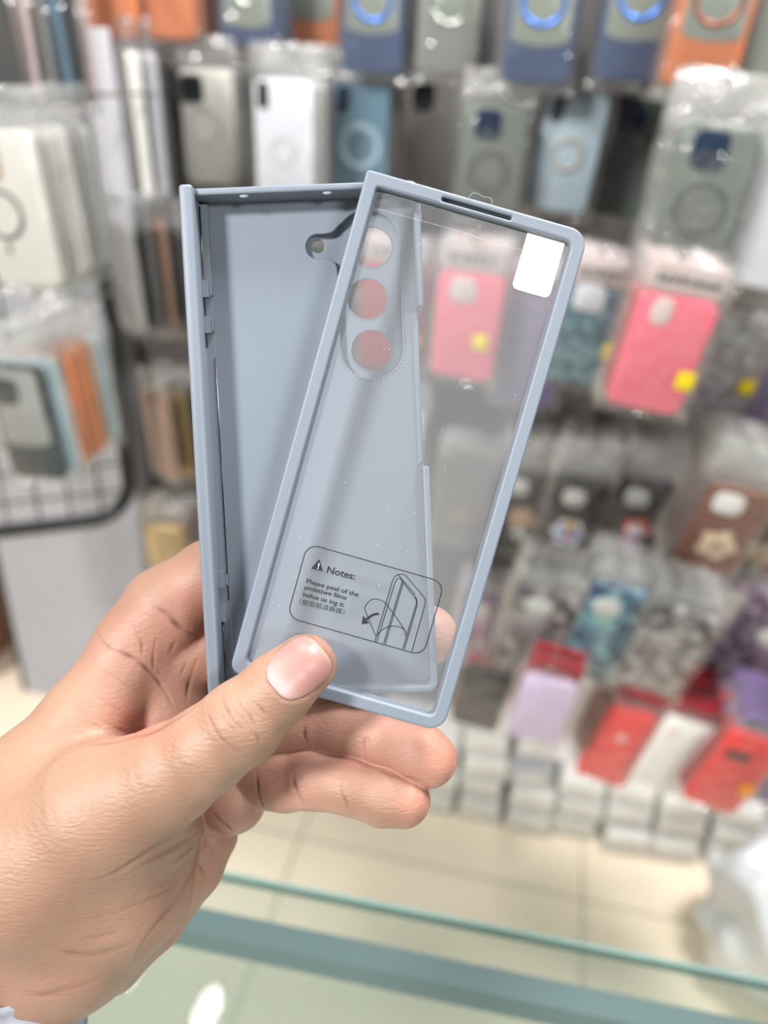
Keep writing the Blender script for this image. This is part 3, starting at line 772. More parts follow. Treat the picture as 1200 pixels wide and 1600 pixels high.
m_nail = mat('nail', (215, 165, 155), .38, spec=.4)
a_ = m_nail.node_tree.nodes.new('ShaderNodeAttribute'); a_.attribute_name = 'nail'
m_nail.node_tree.links.new(a_.outputs['Color'], m_nail.node_tree.nodes['Principled BSDF'].inputs['Base Color'])
nail = link('thumbnail', nme, m_nail, hand); nail['label'] = 'pink trimmed thumbnail'
del S

# sleeve cuff round the wrist at the lower left edge
f_ = MB(); ax0 = cm(2, 1467, 264); ax1 = cm(-90, 1960, 272); d_ = ax1 - ax0; d_ = d_ / np.linalg.norm(d_)
e1 = np.cross(d_, (0, 0, 1)); e1 /= np.linalg.norm(e1); e2 = np.cross(d_, e1)
NV = []; NF = []; na_, nl_ = 144, 50; rs_ = np.random.RandomState(5); ph = rs_.uniform(0, 6.28, 8)
for j in range(nl_ + 1):
    s = j / nl_ * 75
    for i in range(na_):
        a = 2 * math.pi * i / na_
        r = 31.5 + .02 * s + 1.2 * math.sin(5 * a + ph[0] + s * .08) + .9 * math.sin(9 * a + ph[1] - s * .12) + .6 * math.sin(s * .5 + 2 * a)
        if j == 0: r -= 1.2
        NV.append(ax0 + d_ * (s + 2.2 * math.sin(6 * a + ph[2]) + 1.5 * math.sin(3 * a)) + e1 * r * math.cos(a) + e2 * r * .97 * math.sin(a))
for j in range(nl_):
    for i in range(na_): NF.append((j * na_ + i, j * na_ + (i + 1) % na_, (j + 1) * na_ + (i + 1) % na_, (j + 1) * na_ + i))
cuff = link('sleeve_cuff', pymesh('sleeve_cuff', np.array(NV) * .001, NF), mat('pale_grey_fabric', (158, 161, 172), .85, bump=.3, bscale=900), hand)
so = cuff.modifiers.new('thickness', 'SOLIDIFY'); so.thickness = .0012
cuff['label'] = 'pale grey fabric cuff'

# ================================================================== WALL OF HANGING PHONE CASES
CWD, CHT = .078, .158
m_bag = [clear_mat('clear_bag_a', gloss=.05, rough=.09, haze=.025, bump=1.2, tophaze=.11, bscale=55, hazecol=(.85, .84, .83)),
         clear_mat('clear_bag_b', gloss=.08, rough=.08, haze=.035, bump=1.4, tophaze=.14, bscale=80, hazecol=(.8, .78, .76))]
_bagcache = {}
def bag_mesh(seed, wd, ht, top, th=.016):
    key = (seed, round(wd, 3), round(ht, 3), round(top, 3), th)
    if key in _bagcache: return _bagcache[key]
    rs = np.random.RandomState(seed); nx, nz = 14, 26
    z0, z1 = -ht / 2 - .012, ht / 2 + top; hw = wd / 2 + .011
    gx_ = rs.uniform(-1, 1, (nz + 1, nx + 1)); v = []; f = []
    ph = rs.uniform(0, 6.28, 6)
    def bulge(u, w_):                     # thickness profile: full round the case, pinched at the seams and near the hook
        e = (1 - abs(2 * u - 1) ** 4) * (1 - max(0, (w_ - .55) / .45) ** 1.2 * .55) * (1 - (1 - min(1, w_ / .06)) ** 2)
        return max(0.02, e)
    for side in (-1, 1):
        for j in range(nz + 1):
            w_ = j / nz; z = z0 + (z1 - z0) * w_; cr_ = .0012 + .0058 * max(0, (w_ - .70) / .30) + .0012 * (w_ < .08)
            for i in range(nx + 1):
                u = i / nx; x = -hw + 2 * hw * u
                x *= 1 - .10 * max(0, (w_ - .8) / .2)
                y = side * th * .5 * bulge(u, w_) + gx_[j, i] * cr_ * (.7 if side > 0 else 1) * min(1, 6 * u * (1 - u) + .15) + .004 * math.sin(9 * w_ + ph[0] + 3 * u) * max(0, w_ - .7)
                v.append((x + .0012 * math.sin(14 * w_ + ph[2]), y, z + .0008 * gx_[j, (i + 3) % (nx + 1)]))
    K = (nx + 1) * (nz + 1)
    for j in range(nz):
        for i in range(nx):
            a = j * (nx + 1) + i; f.append((a, a + 1, a + nx + 2, a + nx + 1)); b_ = a + K; f.append((b_, b_ + nx + 1, b_ + nx + 2, b_ + 1))
    for j in range(nz):
        a = j * (nx + 1); f.append((a, a + nx + 1, a + nx + 1 + K, a + K)); a += nx; f.append((a, a + K, a + K + nx + 1, a + nx + 1))
    me = pymesh('clear_bag', v, f); me.polygons.foreach_set('use_smooth', [True] * len(me.polygons)); _bagcache[key] = me
    return me

def xz(me):                                # meshes drawn in x,y with z towards the viewer -> stand them up facing -Y
    me.transform(Matrix(((1, 0, 0, 0), (0, 0, -1, 0), (0, 1, 0, 0), (0, 0, 0, 1)))); return me
def flat(name, outline, z0, z1, bev, m, parent):
    me = xz(slab_mesh(name, outline, z0, z1, bev, 2)); o = link(name, me, m, parent)
    try: me.set_sharp_from_angle(angle=math.radians(50))
    except Exception: pass
    return o
def ring_mesh(name, cx, cy, r, wd, z, m, parent, th=.0012):
    V_ = []; F_ = []; n_ = 36
    for i in range(n_):
        a = 2 * math.pi * i / n_
        for rr, zz in ((r - wd / 2, z), (r - wd / 2, z + th), (r + wd / 2, z + th), (r + wd / 2, z)): V_.append((cx + rr * math.cos(a), cy + rr * math.sin(a), zz))
    for i in range(n_):
        for k in range(3): F_.append((4 * i + k, 4 * i + k + 1, 4 * ((i + 1) % n_) + k + 1, 4 * ((i + 1) % n_) + k)[::-1])
    return link(name, xz(pymesh(name, V_, F_)), m, parent)

def blob_outline(cx, cy, r, lobes, amp, n_=40, ph=0.):
    return [(cx + r * (1 + amp * math.cos(lobes * 2 * math.pi * i / n_ + ph)) * math.cos(2 * math.pi * i / n_), cy + r * (1 + amp * math.cos(lobes * 2 * math.pi * i / n_ + ph)) * math.sin(2 * math.pi * i / n_)) for i in range(n_)]

PT = 0.0055                                # half thickness of a case
def make_pack(name, m, wd=CWD, ht=CHT, cams=(), ring=None, stem=False, insert=None, emblem=None, sticker=None, bag=0, top=.04, header=None, r=.011, seed=1, lenses=0, th=PT, logo=None):
    t = empty(name)
    body = flat('case_body', rrect(wd, ht, r, 5), -th, th, .0028, m, t)
    z = th
    if insert:                             # paler plate on a two-tone case, its lower edge curved
        mi, yb = insert; W_ = wd / 2 - .006; H_ = ht / 2 - .006; P = [(W_, H_ - .006), (W_ - .006, H_), (-W_ + .006, H_), (-W_, H_ - .006), (-W_, yb + .006)]
        P += [(W_ * math.cos(a) * -1, yb + .006 - .007 * math.sin(a)) for a in np.linspace(.15, math.pi - .15, 12)] + [(W_, yb + .006)]
        flat('back_insert', P, z - .001, z + .0006, .0004, mi, body); z += .0006
    for (cx, cy, cw, ch, cr_, mc) in cams:
        c_ = flat('camera_window', rrect(cw, ch, cr_, 5, cx=cx, cy=cy), z - .001, z + .0018, .0006, mc, body)
    if ring:
        rx, ry, rr, rw, mr = ring
        ring_mesh('magnet_ring', rx, ry, rr, rw, z, mr, body)
        if stem: flat('ring_stem', rrect(.0035, .012, .0012, 3, cx=rx, cy=ry - rr - .011), z - .0005, z + .0012, .0003, mr, body)
    if logo:
        flat('round_mark', circ(logo[0], logo[1], logo[2], 20), z - .0005, z + .0005, .0002, logo[3], body)
    if emblem:
        for k, (ex, ey, er, lb, am, me_) in enumerate(emblem):
            flat('patch_shape', blob_outline(ex, ey, er, lb, am, 40, .4 * k), z - .0005, z + .0012 + .0004 * k, .0003, me_, body)
    if header is not None:
        hc_ = flat('header_card', rrect(wd * .95, .030, .002, 2, cx=0, cy=ht / 2 + .020), -.001, .001, .0003, header, t)
        f_ = MB(); rh = random.Random(seed)
        x_ = -wd * .36
        while x_ < wd * .34:
            w_ = rh.uniform(.003, .008); f_.add([(x_, -.0012, ht / 2 + .014), (x_ + w_, -.0012, ht / 2 + .014), (x_ + w_, -.0012, ht / 2 + .014 + rh.uniform(.006, .010)), (x_, -.0012, ht / 2 + .023)], [(0, 1, 2, 3)]); x_ += w_ + .002
        f_.build('header_print', c_dk, hc_)
    if bag is not None:
        o = bpy.data.objects.new('clear_bag', bag_mesh(seed, wd, ht, top, max(.016, 2 * th + .005))); COL.objects.link(o); o.parent = t
        if not o.data.materials: o.data.materials.append(m_bag[bag])
    if sticker:
        flat('price_sticker', rrect(.018, .021, .0015, 2, cx=sticker[0], cy=sticker[1]), th + .0035, th + .0042, .0002, sticker[2], t)
    return t
def copy_tree(o, parent=None):
    c = o.copy(); COL.objects.link(c); c.parent = parent
    for ch in list(o.children): copy_tree(ch, c)
    return c
def recolour(root, m):
    for c in root.children:
        if c.name.startswith('case_body'):
            c.data = c.data.copy(); c.data.materials.clear(); c.data.materials.append(m)

m_hook = mat('chrome_wire', (200, 198, 192), .22, metal=1.)
def hook(P, Yend, desc):
    L_ = (WALL_Y - Yend)
    t = empty('display_hook', (P.x, WALL_Y, P.z)); tag(t, desc, 'hook', 'chrome display hooks')
    f_ = MB(); f_.tube([(0, -.004, 0), (0, -L_ * .6, 0), (0, -L_, .004), (0, -L_ - .008, .016)], .0022, 8); f_.build('hook_wire', m_hook, t, True)
    f_ = MB(); f_.box((0, -.005, 0), (.03, .006, .022)); f_.build('hook_plate', m_hook, t)
    return t

ORD = ['first', 'second', 'third', 'fourth', 'fifth', 'sixth', 'seventh', 'eighth', 'ninth', 'tenth']
def place(px, py, wpx, desc, cat='phone case', n=0, step=.023, stackm=None, group=None, tilt=0., yaw=0., Y=None, hk=True, jit=.003, behind=None, hpx=None, pitch=2., **kw):
    """px, py: centre of the front case in the photograph; wpx: its width there, which gives its distance"""
    wd = kw.get('wd', CWD)
    if Y is None:
        t_ = F * wd / wpx; P = at_depth(px, py, t_)
        P = at_y(px, py, min(P.y, WALL_Y - .03 - n * step))
    else: P = at_y(px, py, Y)
    if hpx:                                # height that spans hpx pixels at this distance and lean
        q = math.radians(pitch); u_ = Vector((0, -math.sin(q), math.cos(q))) * .05
        def pix(p): d = p - Vector((0, 0, CAM_H)); return Vector((d.dot(rt), d.dot(up))) * (F / d.dot(fw))
        kw['ht'] = max(.1, min(.168, .1 * hpx / (pix(P + u_) - pix(P - u_)).length))
    root = make_pack(kw.pop('name', 'phone_case_pack'), **kw)
    root.location = P; root.rotation_euler = (math.radians(pitch), math.radians(tilt), math.radians(yaw))
    tag(root, desc, cat, group)
    ht = kw.get('ht', CHT); top = kw.get('top', .04)
    for k in range(n):
        c = copy_tree(root); yw = math.radians(yaw); c.location = P + Vector((-math.sin(yw) * step * (k + 1) + random.uniform(-jit, jit), math.cos(yw) * step * (k + 1), random.uniform(-jit, jit)))
        c.rotation_euler = (math.radians(pitch), math.radians(tilt + random.uniform(-2, 2)), math.radians(yaw + random.uniform(-1, 1)))
        if stackm: recolour(c, stackm[k % len(stackm)])
        for key in ('label', 'category', 'group'):
            if key in c: del c[key]
        tag(c, ORD[k] + ' bagged case behind the ' + (behind or desc.split(',')[0]), cat, 'cases behind the ' + (behind or desc.split(',')[0]))
    if hk: hook(P + Vector((0, 0, ht / 2 + top - .012)), P.y - .012, 'chrome hook carrying the ' + (behind or desc.split(',')[0]))
    return root

c_blk = mat('gloss_black', (20, 22, 27), .25); c_navy = mat('navy_leather', (58, 74, 106), .5, bump=.3, bscale=700)
c_orange = mat('orange_leather', (196, 114, 70), .5, bump=.3, bscale=700); c_sage = mat('sage_grey', (134, 140, 130), .45)
c_grey = mat('warm_grey', (132, 130, 127), .45); c_blue = mat('blue_ring', (62, 128, 222), .25, metal=.5); c_silver = mat('silver_ring', (210, 214, 210), .18, metal=.8)
c_brown_ring = mat('copper_ring', (156, 84, 56), .3, metal=.4); c_white = mat('white_plastic', (208, 210, 216), .35); c_cream = mat('cream_plastic', (206, 202, 194), .4)
c_teal = mat('steel_blue', (98, 130, 148), .4); c_ltring = mat('pale_ring', (150, 176, 190), .4); c_dkring = mat('dark_ring', (74, 80, 76), .4)
c_green = mat('grey_green', (110, 118, 111), .35); c_dgreen = mat('dark_grey_green', (74, 82, 78), .35); c_ice = mat('ice_blue', (178, 198, 208), .3)
c_camb = mat('dark_blue_glass', (38, 50, 70), .15); c_lgrey = mat('light_grey', (176, 176, 172), .4); c_dk = mat('dark_grey', (64, 63, 62), .4)
c_lav = mat('pale_lavender_white', (176, 174, 180), .5); c_rose = mat('rose_red', (160, 66, 72), .5); c_redbk = mat('deep_red', (150, 40, 48), .5)
c_pink = mat('coral_pink', (234, 108, 128), .4); c_red = mat('bright_red', (214, 68, 66), .35); c_yel = mat('yellow_sticker', (232, 206, 20), .5)
c_lilac = mat('lilac', (196, 180, 206), .45); c_purple = mat('muted_purple', (124, 106, 146), .4)
c_brown = mat('brown_leather', (110, 62, 44), .45); c_beige = mat('beige_plush', (206, 180, 150), .9); c_orst = mat('orange_sticker', (226, 150, 40), .5)
c_hdr = mat('pale_pink_card', (206, 186, 184), .6); c_lb = mat('light_blue', (158, 190, 202), .35); c_gold = mat('gold_foil', (176, 150, 96), .3, metal=.6)
c_tan = mat('tan_print', (172, 146, 120), .5); c_tan2 = mat('brown_print', (140, 108, 90), .5); c_or2 = mat('bright_orange', (226, 128, 60), .4); c_white2 = mat('soft_white', (222, 220, 214), .5)
g_teal = glitter_mat('teal_glitter', (98, 128, 146), (124, 154, 168), (156, 182, 194), 90, .3, .1)
g_mauve = glitter_mat('mauve_glitter', (172, 156, 164), (194, 182, 188), (214, 204, 210), 90, .3, .1)
g_grey = glitter_mat('grey_scale_pattern', (84, 80, 82), (142, 136, 136), (206, 200, 200), 70, .3, .12, 'SCALES')
g_pur = glitter_mat('purple_scale_pattern', (110, 84, 112), (160, 128, 158), (222, 190, 214), 70, .3, .12, 'SCALES')
g_holo = glitter_mat('blue_scale_pattern', (44, 78, 118), (96, 150, 182), (160, 220, 210), 70, .3, .12, 'SCALES')

H_, W_ = CHT / 2, CWD / 2
# ---- top row
ins = dict(insert=(c_sage, -.028))
place(168, -48, 92, 'orange leather case, leftmost in the top row', n=3, m=c_orange, seed=1, tilt=0)
place(257, -46, 92, 'orange leather case, second from left in the top row', n=3, m=c_orange, seed=2)
place(386, -38, 92, 'navy case without blue ring in view, left of the narrow orange case', n=3, m=c_navy, seed=3, insert=(c_sage, -.070 + .012), ring=(0, -.01, .021, .005, c_silver))
place(487, -30, 88, 'orange case with grey-green plate between two navy cases', n=3, m=c_orange, seed=4, insert=(c_sage, -.047))
place(584, 2, 98, 'navy case with blue ring, leftmost of the blue-ringed cases', n=4, m=c_navy, seed=1, insert=(c_sage, -.034), ring=(0, .003, .024, .0055, c_blue))
place(705, 0, 100, 'grey case with silver ring in the top row', n=4, m=c_grey, seed=2, insert=(c_sage, -.030), ring=(0, -.002, .023, .005, c_silver))
place(850, 6, 108, 'navy case with blue ring, middle of the blue-ringed cases', n=5, m=c_navy, seed=3, insert=(c_sage, -.040), ring=(0, .003, .024, .0055, c_blue))
place(1002, 0, 110, 'navy case with bright blue ring beside the orange ringed case', n=5, m=c_navy, seed=4, insert=(c_sage, -.038), ring=(0, .006, .024, .0055, c_blue))
place(1122, 4, 112, 'orange case with copper ring near the top right corner', n=5, m=c_orange, seed=1, tilt=3, insert=(c_sage, -.034), ring=(0, .004, .024, .005, c_brown_ring), wd=.074)
place(1226, 40, 116, 'grey case cut by the right edge, top row', n=5, m=c_grey, seed=2, insert=(c_sage, -.05), tilt=3)
# ---- second row
place(327, 200, 84, 'cream case with black camera square and grey ring', hpx=180, pitch=3, n=2, m=c_cream, seed=1, bag=0, cams=[(-.020, .050, .034, .036, .008, c_blk)], ring=(-.002, .004, .023, .0035, c_lgrey), stem=True, stackm=[c_lgrey, c_grey])
place(445, 222, 93, 'white case with small black camera oval', hpx=190, pitch=3, n=3, m=c_white, seed=2, cams=[(-.026, .054, .014, .032, .006, c_blk)], ring=(0, -.01, .016, .002, c_lgrey), stackm=[c_lgrey])
place(564, 225, 88, 'steel blue case with pale ring, above the back cover', hpx=190, pitch=3, n=3, m=c_teal, seed=3, cams=[(-.024, .054, .016, .034, .007, c_camb)], ring=(0, -.004, .026, .010, c_ltring), stackm=[c_grey])
place(672, 208, 78, 'dark grey case with black camera square, set far back', n=2, m=c_grey, seed=4, cams=[(-.012, .052, .034, .036, .008, c_blk)], stackm=[c_dk], behind='dark grey case with black camera square')
place(768, 256, 96, 'grey-green case with dark ring just above the front frame', hpx=175, pitch=6, n=3, m=c_green, seed=1, bag=1, cams=[(-.008, .046, .032, .034, .008, c_camb)], ring=(-.002, -.008, .023, .005, c_dkring), stem=True, stackm=[c_dk, c_grey])
place(886, 240, 95, 'ice blue tilted case with a dark camera oval', hpx=188, pitch=4, n=2, m=c_ice, seed=2, tilt=4, cams=[(-.022, .052, .016, .034, .007, c_dk)], ring=(0, .0, .018, .008, c_lgrey), stackm=[c_dk])
place(980, 248, 90, 'dark green case with dark ring, right of the ice blue case', hpx=190, pitch=4, n=3, m=c_dgreen, seed=3, tilt=4, cams=[(-.004, .050, .032, .034, .008, c_camb)], ring=(0, .0, .023, .005, c_dk), stem=True, stackm=[c_blk])
place(1094, 318, 120, 'large grey-green case with blue camera square and ring, right side', hpx=240, pitch=4, n=6, m=c_green, seed=4, bag=1, tilt=3, top=.045, cams=[(-.006, .050, .034, .036, .008, c_camb)], ring=(0, -.004, .024, .0045, c_dkring), stem=True, stackm=[c_lgrey, c_grey], step=.018)
place(1222, 330, 118, 'white case cut by the right edge, second row', n=4, m=c_white, seed=1, tilt=3)
# ---- third row
place(728, 512, 100, 'pink case seen through the clear film', hpx=160, pitch=14, n=3, m=c_pink, seed=2, tilt=2, cams=[(-.008, .052, .032, .032, .01, c_hdr)], sticker=(.020, -.012, c_yel), header=c_hdr, stackm=[c_rose])
place(828, 552, 96, 'purple case seen through the clear film', hpx=165, pitch=14, n=3, m=c_purple, seed=3, tilt=2, sticker=(.028, .012, c_yel), header=c_hdr, stackm=[c_purple])
place(612, 500, 96, 'dark rose case seen through a camera hole', hpx=160, pitch=14, n=1, m=c_rose, seed=4, tilt=2, sticker=(.03, -.02, c_orst), header=c_hdr)
place(918, 528, 105, 'teal glitter case right of the front frame', hpx=150, pitch=14, n=3, m=g_teal, seed=4, tilt=4, bag=0, cams=[(-.010, .052, .034, .032, .01, c_white)], sticker=(.028, -.008, c_yel), header=c_hdr, stackm=[c_rose])
place(1030, 556, 118, 'plain pink case with a yellow sticker', hpx=178, pitch=14, n=4, m=c_pink, seed=1, tilt=5, bag=0, cams=[(-.014, .052, .020, .030, .009, c_hdr)], sticker=(.032, -.018, c_yel), header=c_hdr, stackm=[c_rose])
place(1135, 572, 100, 'mauve glitter case right of the plain pink case', hpx=178, pitch=14, n=3, m=g_mauve, seed=2, tilt=5, bag=0, cams=[(-.020, .050, .018, .030, .008, c_lgrey)], sticker=(.030, -.018, c_yel), header=c_hdr, stackm=[c_grey])
place(1235, 590, 100, 'purple case cut by the right edge, third row', hpx=178, pitch=14, n=3, m=c_purple, seed=3, tilt=5, header=c_hdr)
# ---- fourth row
m_p1 = mat('patch_blue', (96, 140, 190), .8); m_p2 = mat('patch_ochre', (196, 160, 80), .8); m_p3 = mat('patch_white', (206, 206, 214), .8); m_p4 = mat('patch_red', (190, 84, 66), .8); m_p5 = mat('patch_plum', (112, 70, 110), .8)
place(722, 790, 76, 'grey case with tan patch seen through the clear film', hpx=150, pitch=10, n=2, m=c_grey, seed=4, bag=1, tilt=3, emblem=[(0, -.015, .02, 5, .15, c_tan)], stackm=[c_dk])
place(814, 800, 76, 'dark grey case with tan patches beside the front frame', hpx=160, pitch=10, n=3, m=c_dk, seed=1, bag=1, tilt=3, top=.06, emblem=[(.004, -.01, .022, 5, .12, c_tan), (.004, -.04, .012, 4, .2, c_lgrey)], cams=[(-.012, .052, .03, .03, .01, c_lgrey)], stackm=[c_grey])
place(893, 812, 80, 'black case with a blue and ochre stitched patch', hpx=140, pitch=10, n=3, m=c_blk, seed=2, bag=1, tilt=4, top=.06, cams=[(-.006, .046, .034, .030, .011, c_lgrey)], emblem=[(0, -.022, .024, 6, .14, m_p3), (0, -.022, .017, 5, .15, m_p1), (0, -.008, .010, 4, .15, m_p2), (0, -.028, .006, 4, .2, m_p4)], stackm=[c_dk])
place(992, 815, 80, 'black case with a red, white and plum stitched patch', hpx=140, pitch=10, n=3, m=c_blk, seed=3, bag=1, tilt=4, top=.06, cams=[(-.010, .048, .034, .030, .011, c_lgrey)], emblem=[(.004, -.010, .020, 5, .14, m_p4), (.004, -.014, .013, 4, .12, m_p3), (.004, -.036, .016, 4, .12, m_p5)], stackm=[c_dk])
place(1124, 828, 98, 'brown leather case with a beige plush flower patch', hpx=140, pitch=12, n=4, m=c_brown, seed=4, bag=1, tilt=7, top=.06, cams=[(-.008, .046, .036, .030, .011, c_white2)], emblem=[(.004, -.020, .022, 5, .16, c_beige), (.004, -.020, .010, 5, .1, c_tan)], stackm=[c_dk, c_brown])
place(1216, 850, 92, 'brown leather case cut by the right edge', hpx=135, pitch=12, n=3, m=c_brown, seed=1, bag=1, tilt=7, top=.06, cams=[(-.008, .046, .036, .030, .011, c_white2)], emblem=[(-.014, -.020, .022, 5, .16, c_beige)])
# ---- fifth row
place(750, 985, 74, 'purple scale-patterned case beside the lower frame corner', hpx=140, pitch=10, n=2, m=g_pur, seed=2, bag=1, tilt=6, top=.028, cams=[(-.010, .050, .032, .028, .011, c_lgrey)])
place(838, 986, 92, 'grey scale-patterned case, left of the blue one', hpx=130, pitch=10, n=3, m=g_grey, seed=3, bag=1, tilt=6, top=.028, cams=[(-.008, .050, .034, .028, .011, c_lgrey)], stackm=[c_dk])
place(943, 990, 94, 'blue holographic scale-patterned case', hpx=160, pitch=8, n=3, m=g_holo, seed=4, bag=1, tilt=8, top=.028, cams=[(-.012, .050, .034, .028, .011, c_lgrey)], stackm=[c_dk])
place(1040, 1015, 98, 'grey scale-patterned case, right of the blue one', hpx=132, pitch=12, n=3, m=g_grey, seed=1, bag=1, tilt=8, top=.028, stackm=[c_dk])
place(1136, 975, 86, 'purple scale-patterned case below the brown cases', hpx=135, pitch=8, n=3, m=g_pur, seed=2, bag=1, tilt=8, top=.028, cams=[(-.012, .050, .032, .028, .011, c_lgrey)], stackm=[c_dk])
place(1188, 1032, 84, 'purple scale-patterned case at the right edge', hpx=130, pitch=8, n=2, m=g_pur, seed=3, bag=1, tilt=8, top=.028, cams=[(-.012, .050, .032, .028, .011, c_white2)])
# ---- sixth row
place(845, 1108, 82, 'lilac case on a red backing card', hpx=98, pitch=8, n=1, m=c_lilac, seed=4, top=.022, tilt=6, wd=.07, bag=0, stackm=[c_redbk], header=c_redbk)
place(752, 1090, 76, 'dark grey case in shadow under the leftmost purple scale pack', hpx=90, pitch=8, n=1, m=c_dk, seed=1, top=.022, tilt=6, wd=.07, bag=0, stackm=[c_redbk])
place(965, 1165, 82, 'red case with a small pale mark, lowest row', hpx=118, pitch=4, n=4, m=c_red, seed=2, top=.022, tilt=10, bag=0, header=c_redbk, emblem=[(-.002, .022, .0065, 3, .12, c_hdr)], stackm=[c_rose, c_redbk])
place(1052, 1180, 84, 'white case between two red ones, lowest row', hpx=112, pitch=4, n=4, m=c_white2, seed=3, top=.022, tilt=10, bag=0, header=c_redbk, cams=[(-.022, .050, .016, .012, .003, c_hdr)], stackm=[c_redbk])
place(1144, 1205, 88, 'bright red case with dark camera bar and orange sticker', hpx=126, pitch=4, n=4, m=c_red, seed=4, top=.022, tilt=12, bag=0, header=c_purple, cams=[(-.010, .035, .034, .015, .004, c_dk)], sticker=(.028, -.018, c_orst), stackm=[c_rose, c_purple])
place(1232, 1200, 88, 'purple case behind the right edge, lowest row', hpx=126, pitch=4, n=3, m=c_purple, seed=1, top=.022, tilt=10, bag=0)
# white curved flap between lilac and red cases
f_ = MB(); P0 = at_y(928, 1062, 1.22); P1 = at_y(880, 1190, 1.16)
V_ = []; F_ = []
for j in range(13):
    s = j / 12; c_ = P0.lerp(P1, s) + Vector((0, .03 * math.sin(3.14 * s), 0))
    for i in range(7):
        a = (i - 3) / 3; V_.append(tuple(c_ + Vector((a * .017, .012 * a * a, .004 * a))))
for j in range(12):
    for i in range(6): F_.append((j * 7 + i, j * 7 + i + 1, (j + 1) * 7 + i + 1, (j + 1) * 7 + i))
o = link('paper_strip', pymesh('paper_strip', V_, F_), mat('white_paper', (214, 206, 206), .6)); so = o.modifiers.new('thickness', 'SOLIDIFY'); so.thickness = .001
hook(P0 + Vector((0, 0, .004)), P0.y - .01, 'chrome hook holding the curled paper strip')
tag(o, 'curled white paper strip hanging left of the plain red case', 'paper')

# ---- left side stands: stacks of packs seen from their right side
place(25, 330, 150, 'pale case with grey ring at the far left', n=5, m=c_cream, seed=2, bag=0, tilt=-3, step=.020, Y=.80, cams=[(-.02, .05, .036, .036, .009, c_tan)], ring=(-.014, -.003, .024, .004, c_dkring), stem=True, stackm=[c_lgrey, c_cream, c_white2, c_grey])
place(-40, 30, 110, 'dark case cut by the upper left corner', n=5, m=c_dk, seed=3, bag=1, Y=.84, step=.030, tilt=-3, stackm=[c_hdr, c_grey, c_teal, c_dk])
place(42, 660, 116, 'grey and black case with ringed lenses at the left edge', n=8, m=c_blk, seed=4, bag=0, Y=.84, step=.019, tilt=-4, top=.045, insert=(c_grey, -.030), cams=[(-.014, .044, .036, .034, .009, c_dk)], stackm=[c_lb, c_white2, c_or2, c_orange, c_or2, c_tan, c_lb, c_lgrey])
place(212, 200, 62, 'white slab case seen nearly edge-on right of the lavender box', n=1, m=c_white2, seed=1, bag=0, Y=1.16, yaw=-50, th=.008, ht=.19, stackm=[c_lav], hk=False)
place(163, 215, 60, 'tall lavender-white slab box right of the black grid frame', 'box', n=0, m=c_lav, seed=2, bag=None, Y=1.12, tilt=-2, yaw=-30, th=.012, ht=.26, wd=.07, hk=False, name='slab_box', r=.003)
place(226, 190, 60, 'brown printed box seen edge-on', 'box', n=0, m=c_tan, seed=3, bag=0, Y=1.22, yaw=-55, th=.009, ht=.18, hk=False, name='case_box', r=.003, stackm=[c_grey])
place(252, 205, 60, 'grey box with a rose label left of the cream case', 'box', n=1, m=c_grey, seed=4, bag=0, Y=1.26, yaw=-50, th=.009, ht=.18, hk=False, name='case_box', r=.003, emblem=[(.0, -.005, .018, 4, .05, c_rose)], stackm=[c_dk])
place(196, 435, 70, 'crumpled clear pack with grey case near the grid frame', n=2, m=c_grey, seed=1, bag=1, Y=1.10, yaw=-35, tilt=-3, stackm=[c_dk, c_tan2], step=.026)
place(262, 440, 84, 'dark crumpled pack left of the back cover', n=3, m=c_dk, seed=2, bag=1, Y=1.16, yaw=-15, tilt=-3, stackm=[c_blk, c_grey, c_dk], step=.024)
place(252, 680, 80, 'brown printed case pack left of the back cover', n=2, m=c_tan2, seed=3, bag=1, Y=1.18, yaw=-30, tilt=-3, stackm=[c_gold, c_dk, c_rose], step=.026)
place(300, 690, 80, 'brown case pack partly behind the back cover', n=1, m=c_brown, seed=4, bag=1, Y=1.22, tilt=-2, stackm=[c_dk])
place(262, 860, 84, 'gold foil case pack above the index finger', n=3, m=c_gold, seed=1, bag=1, Y=1.16, tilt=-3, stackm=[c_brown, c_dk], step=.02, ht=.11)
# hidden fillers behind the covers, so the wall continues
for i, (px, py) in enumerate(((400, 470), (500, 470), (420, 720), (520, 720), (610, 720))):
    place(px, py, 90, ('lgrey', 'x')[0] and 'grey case pack behind the covers, number not readable' if False else
          ['grey pack behind the upper left of the back cover', 'black pack behind the flash hole', 'teal pack behind the middle of the back cover', 'tan pack behind the centre of the covers', 'white pack behind the printed notes'][i],
          n=0, m=[c_grey, c_dk, c_teal, c_tan, c_white][i], seed=1 + i % 4, bag=0, tilt=1)

# ---- wire grid with rounded tube frame at the left
t = empty('grid_panel', at_y(207, 806, 1.12)); t.rotation_euler = (0, 0, math.radians(32))
tag(t, 'black wire grid panel with rounded tube frame, hung left of the pillar edge', 'grid panel')
f_ = MB(); P = [(0, 0, 1.6), (0, 0, .07)] + [(-.07 + .07 * math.cos(a), 0, .07 - .07 * math.sin(a)) for a in np.linspace(.1, math.pi / 2, 9)] + [(-.45, 0, 0), (-.5, 0, .02), (-.52, 0, .07), (-.52, 0, 1.6)]
f_.tube(P, .0125, 10); f_.build('tube_frame', m_black, t, True)
f_ = MB()
for k in range(1, 10): f_.tube([(-.05 * k, 0, .005), (-.05 * k, 0, 1.59)], .0022, 6)
for k in range(1, 30): f_.tube([(0, 0, .052 * k), (-.52, 0, .052 * k)], .0022, 6)
f_.build('wire_grid', m_black, t, True)

